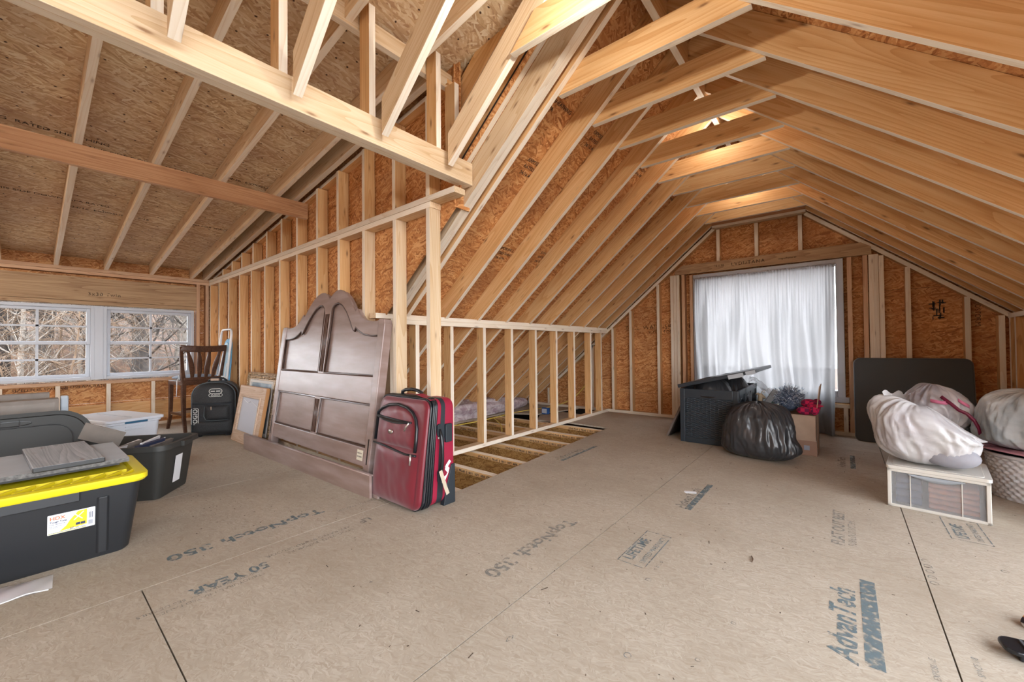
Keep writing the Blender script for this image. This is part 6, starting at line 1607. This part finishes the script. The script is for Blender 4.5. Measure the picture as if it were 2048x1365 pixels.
o = make_bag('insulation', Matrix.Translation((-4.02, 3.7, -0.02)), 0.15, 1.55, 0.20, ins, 2.2, topflat=0.5, amp=0.05, n=70, fold=22); tag(o, 'strip of pink fluffy insulation lying at the eave behind the knee wall', 'insulation', kind='stuff')
jb = empty('junction_box', (-3.28, 4.72, 0.06)); tag(jb, 'small blue electrical junction box on the floor behind the knee wall', 'junction box')
mb = MB(); mb.box(-0.05, 0.05, -0.03, 0.03, -0.055, 0.035); mb.build('box', plain('blue_plastic', (0.02, 0.09, 0.30), 0.35), jb, bevel=0.005)
mb = MB(); mb.box(-0.04, 0.04, -0.032, -0.030, -0.04, 0.02); mb.build('face', M['white_vinyl'], jb)
# ================================================================== OUTSIDE
gm, gnt, gbb = new_mat('leaf_litter_hillside')
tcg = N(gnt, 'ShaderNodeTexCoord'); ng = N(gnt, 'ShaderNodeTexNoise', _Scale=1.6, _Detail=8.0, _Roughness=0.75); gnt.links.new(tcg.outputs['Object'], ng.inputs['Vector'])
gnt.links.new(ramp(gnt, ng.outputs['Fac'], [(0.3, (0.012, 0.011, 0.006)), (0.42, (0.030, 0.016, 0.008)), (0.54, (0.075, 0.034, 0.015)), (0.68, (0.17, 0.085, 0.045))]), gbb.inputs['Base Color']); gbb.inputs['Roughness'].default_value = 1.0
mb = MB()
def hill(u, v):
    x = -9 - 50 * u; y = -35 + 75 * v
    z = -3.2 + max(0, (-x - 13)) * 0.30 * max(0.0, min(1.0, (y + 9) / 5)) + 0.8 * noise.noise(Vector((x * 0.12, y * 0.12, 0))) + 0.2 * noise.noise(Vector((x * 0.5, y * 0.5, 3)))
    return (x, y, z)
mb.grid(hill, 60, 70); ho = mb.build('hillside', gm, None, smooth=True); tag(ho, 'brown leaf-covered wooded hillside outside the left windows', 'hill', kind='structure')
mb = MB(); mb.box(-60, 60, -60, 90, -3.4, -3.3); yo = mb.build('ground', gm, None); tag(yo, 'ground around the house', 'ground', kind='structure')
bark = [plain('pale_bark', (0.17, 0.145, 0.12), 0.9, noise_amt=0.4, nscale=8), plain('grey_bark', (0.045, 0.036, 0.03), 0.9, noise_amt=0.4, nscale=8), plain('tan_twigs', (0.10, 0.062, 0.035), 0.9, noise_amt=0.4, nscale=8)]
def bare_tree(seed, hgt, r0, mat, arch=0.0, nb=26):
    rs = random.Random(seed); root = empty('bare_tree', (0, 0, 0))
    mt = MB(); mbz = MB()
    pts = []; x = y = 0
    for i in range(9):
        pts.append(Vector((x, y, hgt * i / 8))); x += rs.uniform(-.12, .12); y += rs.uniform(-.12, .12)
    mt.tube(pts, [r0 * (1 - 0.75 * i / 8) for i in range(9)], 7)
    def branch(p, d, L, r, depth):
        q = [p]; c = p.copy(); dd = d.copy()
        for k in range(5):
            dd = (dd + Vector((rs.uniform(-.25, .25), rs.uniform(-.25, .25), rs.uniform(-.05, .25) - arch * k * 0.12))).normalized()
            c = c + dd * L / 5; q.append(c.copy())
        mbz.tube(q, [r * (1 - 0.16 * k) for k in range(6)], 4, cap=False)
        if depth > 0:
            for k in range(4):
                s_ = q[rs.randint(1, 5)]; nd = (dd + Vector((rs.uniform(-1, 1), rs.uniform(-1, 1), rs.uniform(-.3, .7)))).normalized()
                branch(s_, nd, L * rs.uniform(.45, .7), r * 0.55, depth - 1)
    for i in range(nb):
        t_ = rs.uniform(0.15, 1); k = min(7, int(t_ * 8)); p = pts[k].lerp(pts[k + 1], t_ * 8 - k)
        a = rs.uniform(0, 2 * pi); d = Vector((cos(a), sin(a), rs.uniform(0.1, 0.9))).normalized()
        branch(p, d, hgt * rs.uniform(.15, .32), r0 * 0.28, 2)
    mt.build('trunk', mat, root, smooth=True); mbz.build('branches', mat, root, smooth=True)
    return root
protos = [bare_tree(1, 9.0, 0.16, bark[1]), bare_tree(2, 8.0, 0.09, bark[0]), bare_tree(5, 5.0, 0.035, bark[2], arch=1.2, nb=34), bare_tree(8, 11.0, 0.22, bark[1])]
LBL = ['bare grey-barked tree outside the left windows', 'slim pale bare tree outside the left windows', 'low arching tan shrub-like tree outside the left windows', 'thick dark bare trunk outside the left windows']
rs = random.Random(12)
used = set(); spots = []
for i in range(46):
    u = rs.random(); x = -11.0 - 22 * u ** 0.8; sp_ = (-x) * 0.26
    y = rs.uniform(-0.10, 0.30) * (-x) + rs.uniform(-2, 2)
    spots.append((x, y, 2 if x > -15 else rs.choice((0, 1, 1, 3, 2))))
for (x, y, k) in spots:
    pr = protos[k]
    o = pr if k not in used else copy_tree(pr); used.add(k)
    z = -3.2 + max(0, (-x - 13)) * 0.30
    o.location = (x, y, z - 0.1); o.rotation_euler = (0, 0, rs.uniform(0, 6)); s = rs.uniform(.8, 1.15); o.scale = (s, s, s)
    tag(o, LBL[k], 'tree', LBL[k].replace(' outside', 's outside').replace('trunks', 'trunks'))
# ================================================================== lamps
for (x, y, z, p) in ((-0.765, 1.26, 2.31, 13), (-5.0, -1.7, 1.95, 38), (-0.765, 3.40, 2.70, 4), (-0.765, 4.65, 2.70, 4)):  # first is the ridge bulb; dormer and far bulbs are added for brightness
    lb = empty('ceiling_or_added_lamp', (x, y, z)); tag(lb, {1.26: 'bare ceiling bulb hanging near the ridge just above the picture', -1.7: 'added unseen bulb brightening the dormer left of the camera', 3.4: 'added bulb brightening the ridge above the middle collar ties', 4.65: 'added bulb brightening the far end above the collar ties closest to the gable wall'}[y], 'lamp')
    mb = MB(); mb.lathe([(0.0, 0.10), (0.055, 0.10), (0.05, 0.065), (0.02, 0.06), (0.018, 0.04)], 20); mb.build('lamp_holder', M['white_vinyl'], lb, smooth=True)
    if z < 2.5: mb = MB(); mb.tube([(0, 0, 0.10), (0, 0, 0.52 if y > 0 else 0.24)], 0.003); mb.build('cord', M['white_vinyl'], lb)
    bulb_light('bulb_glow', (x, y, z), p, r=0.03 if p > 5 else 0.10)
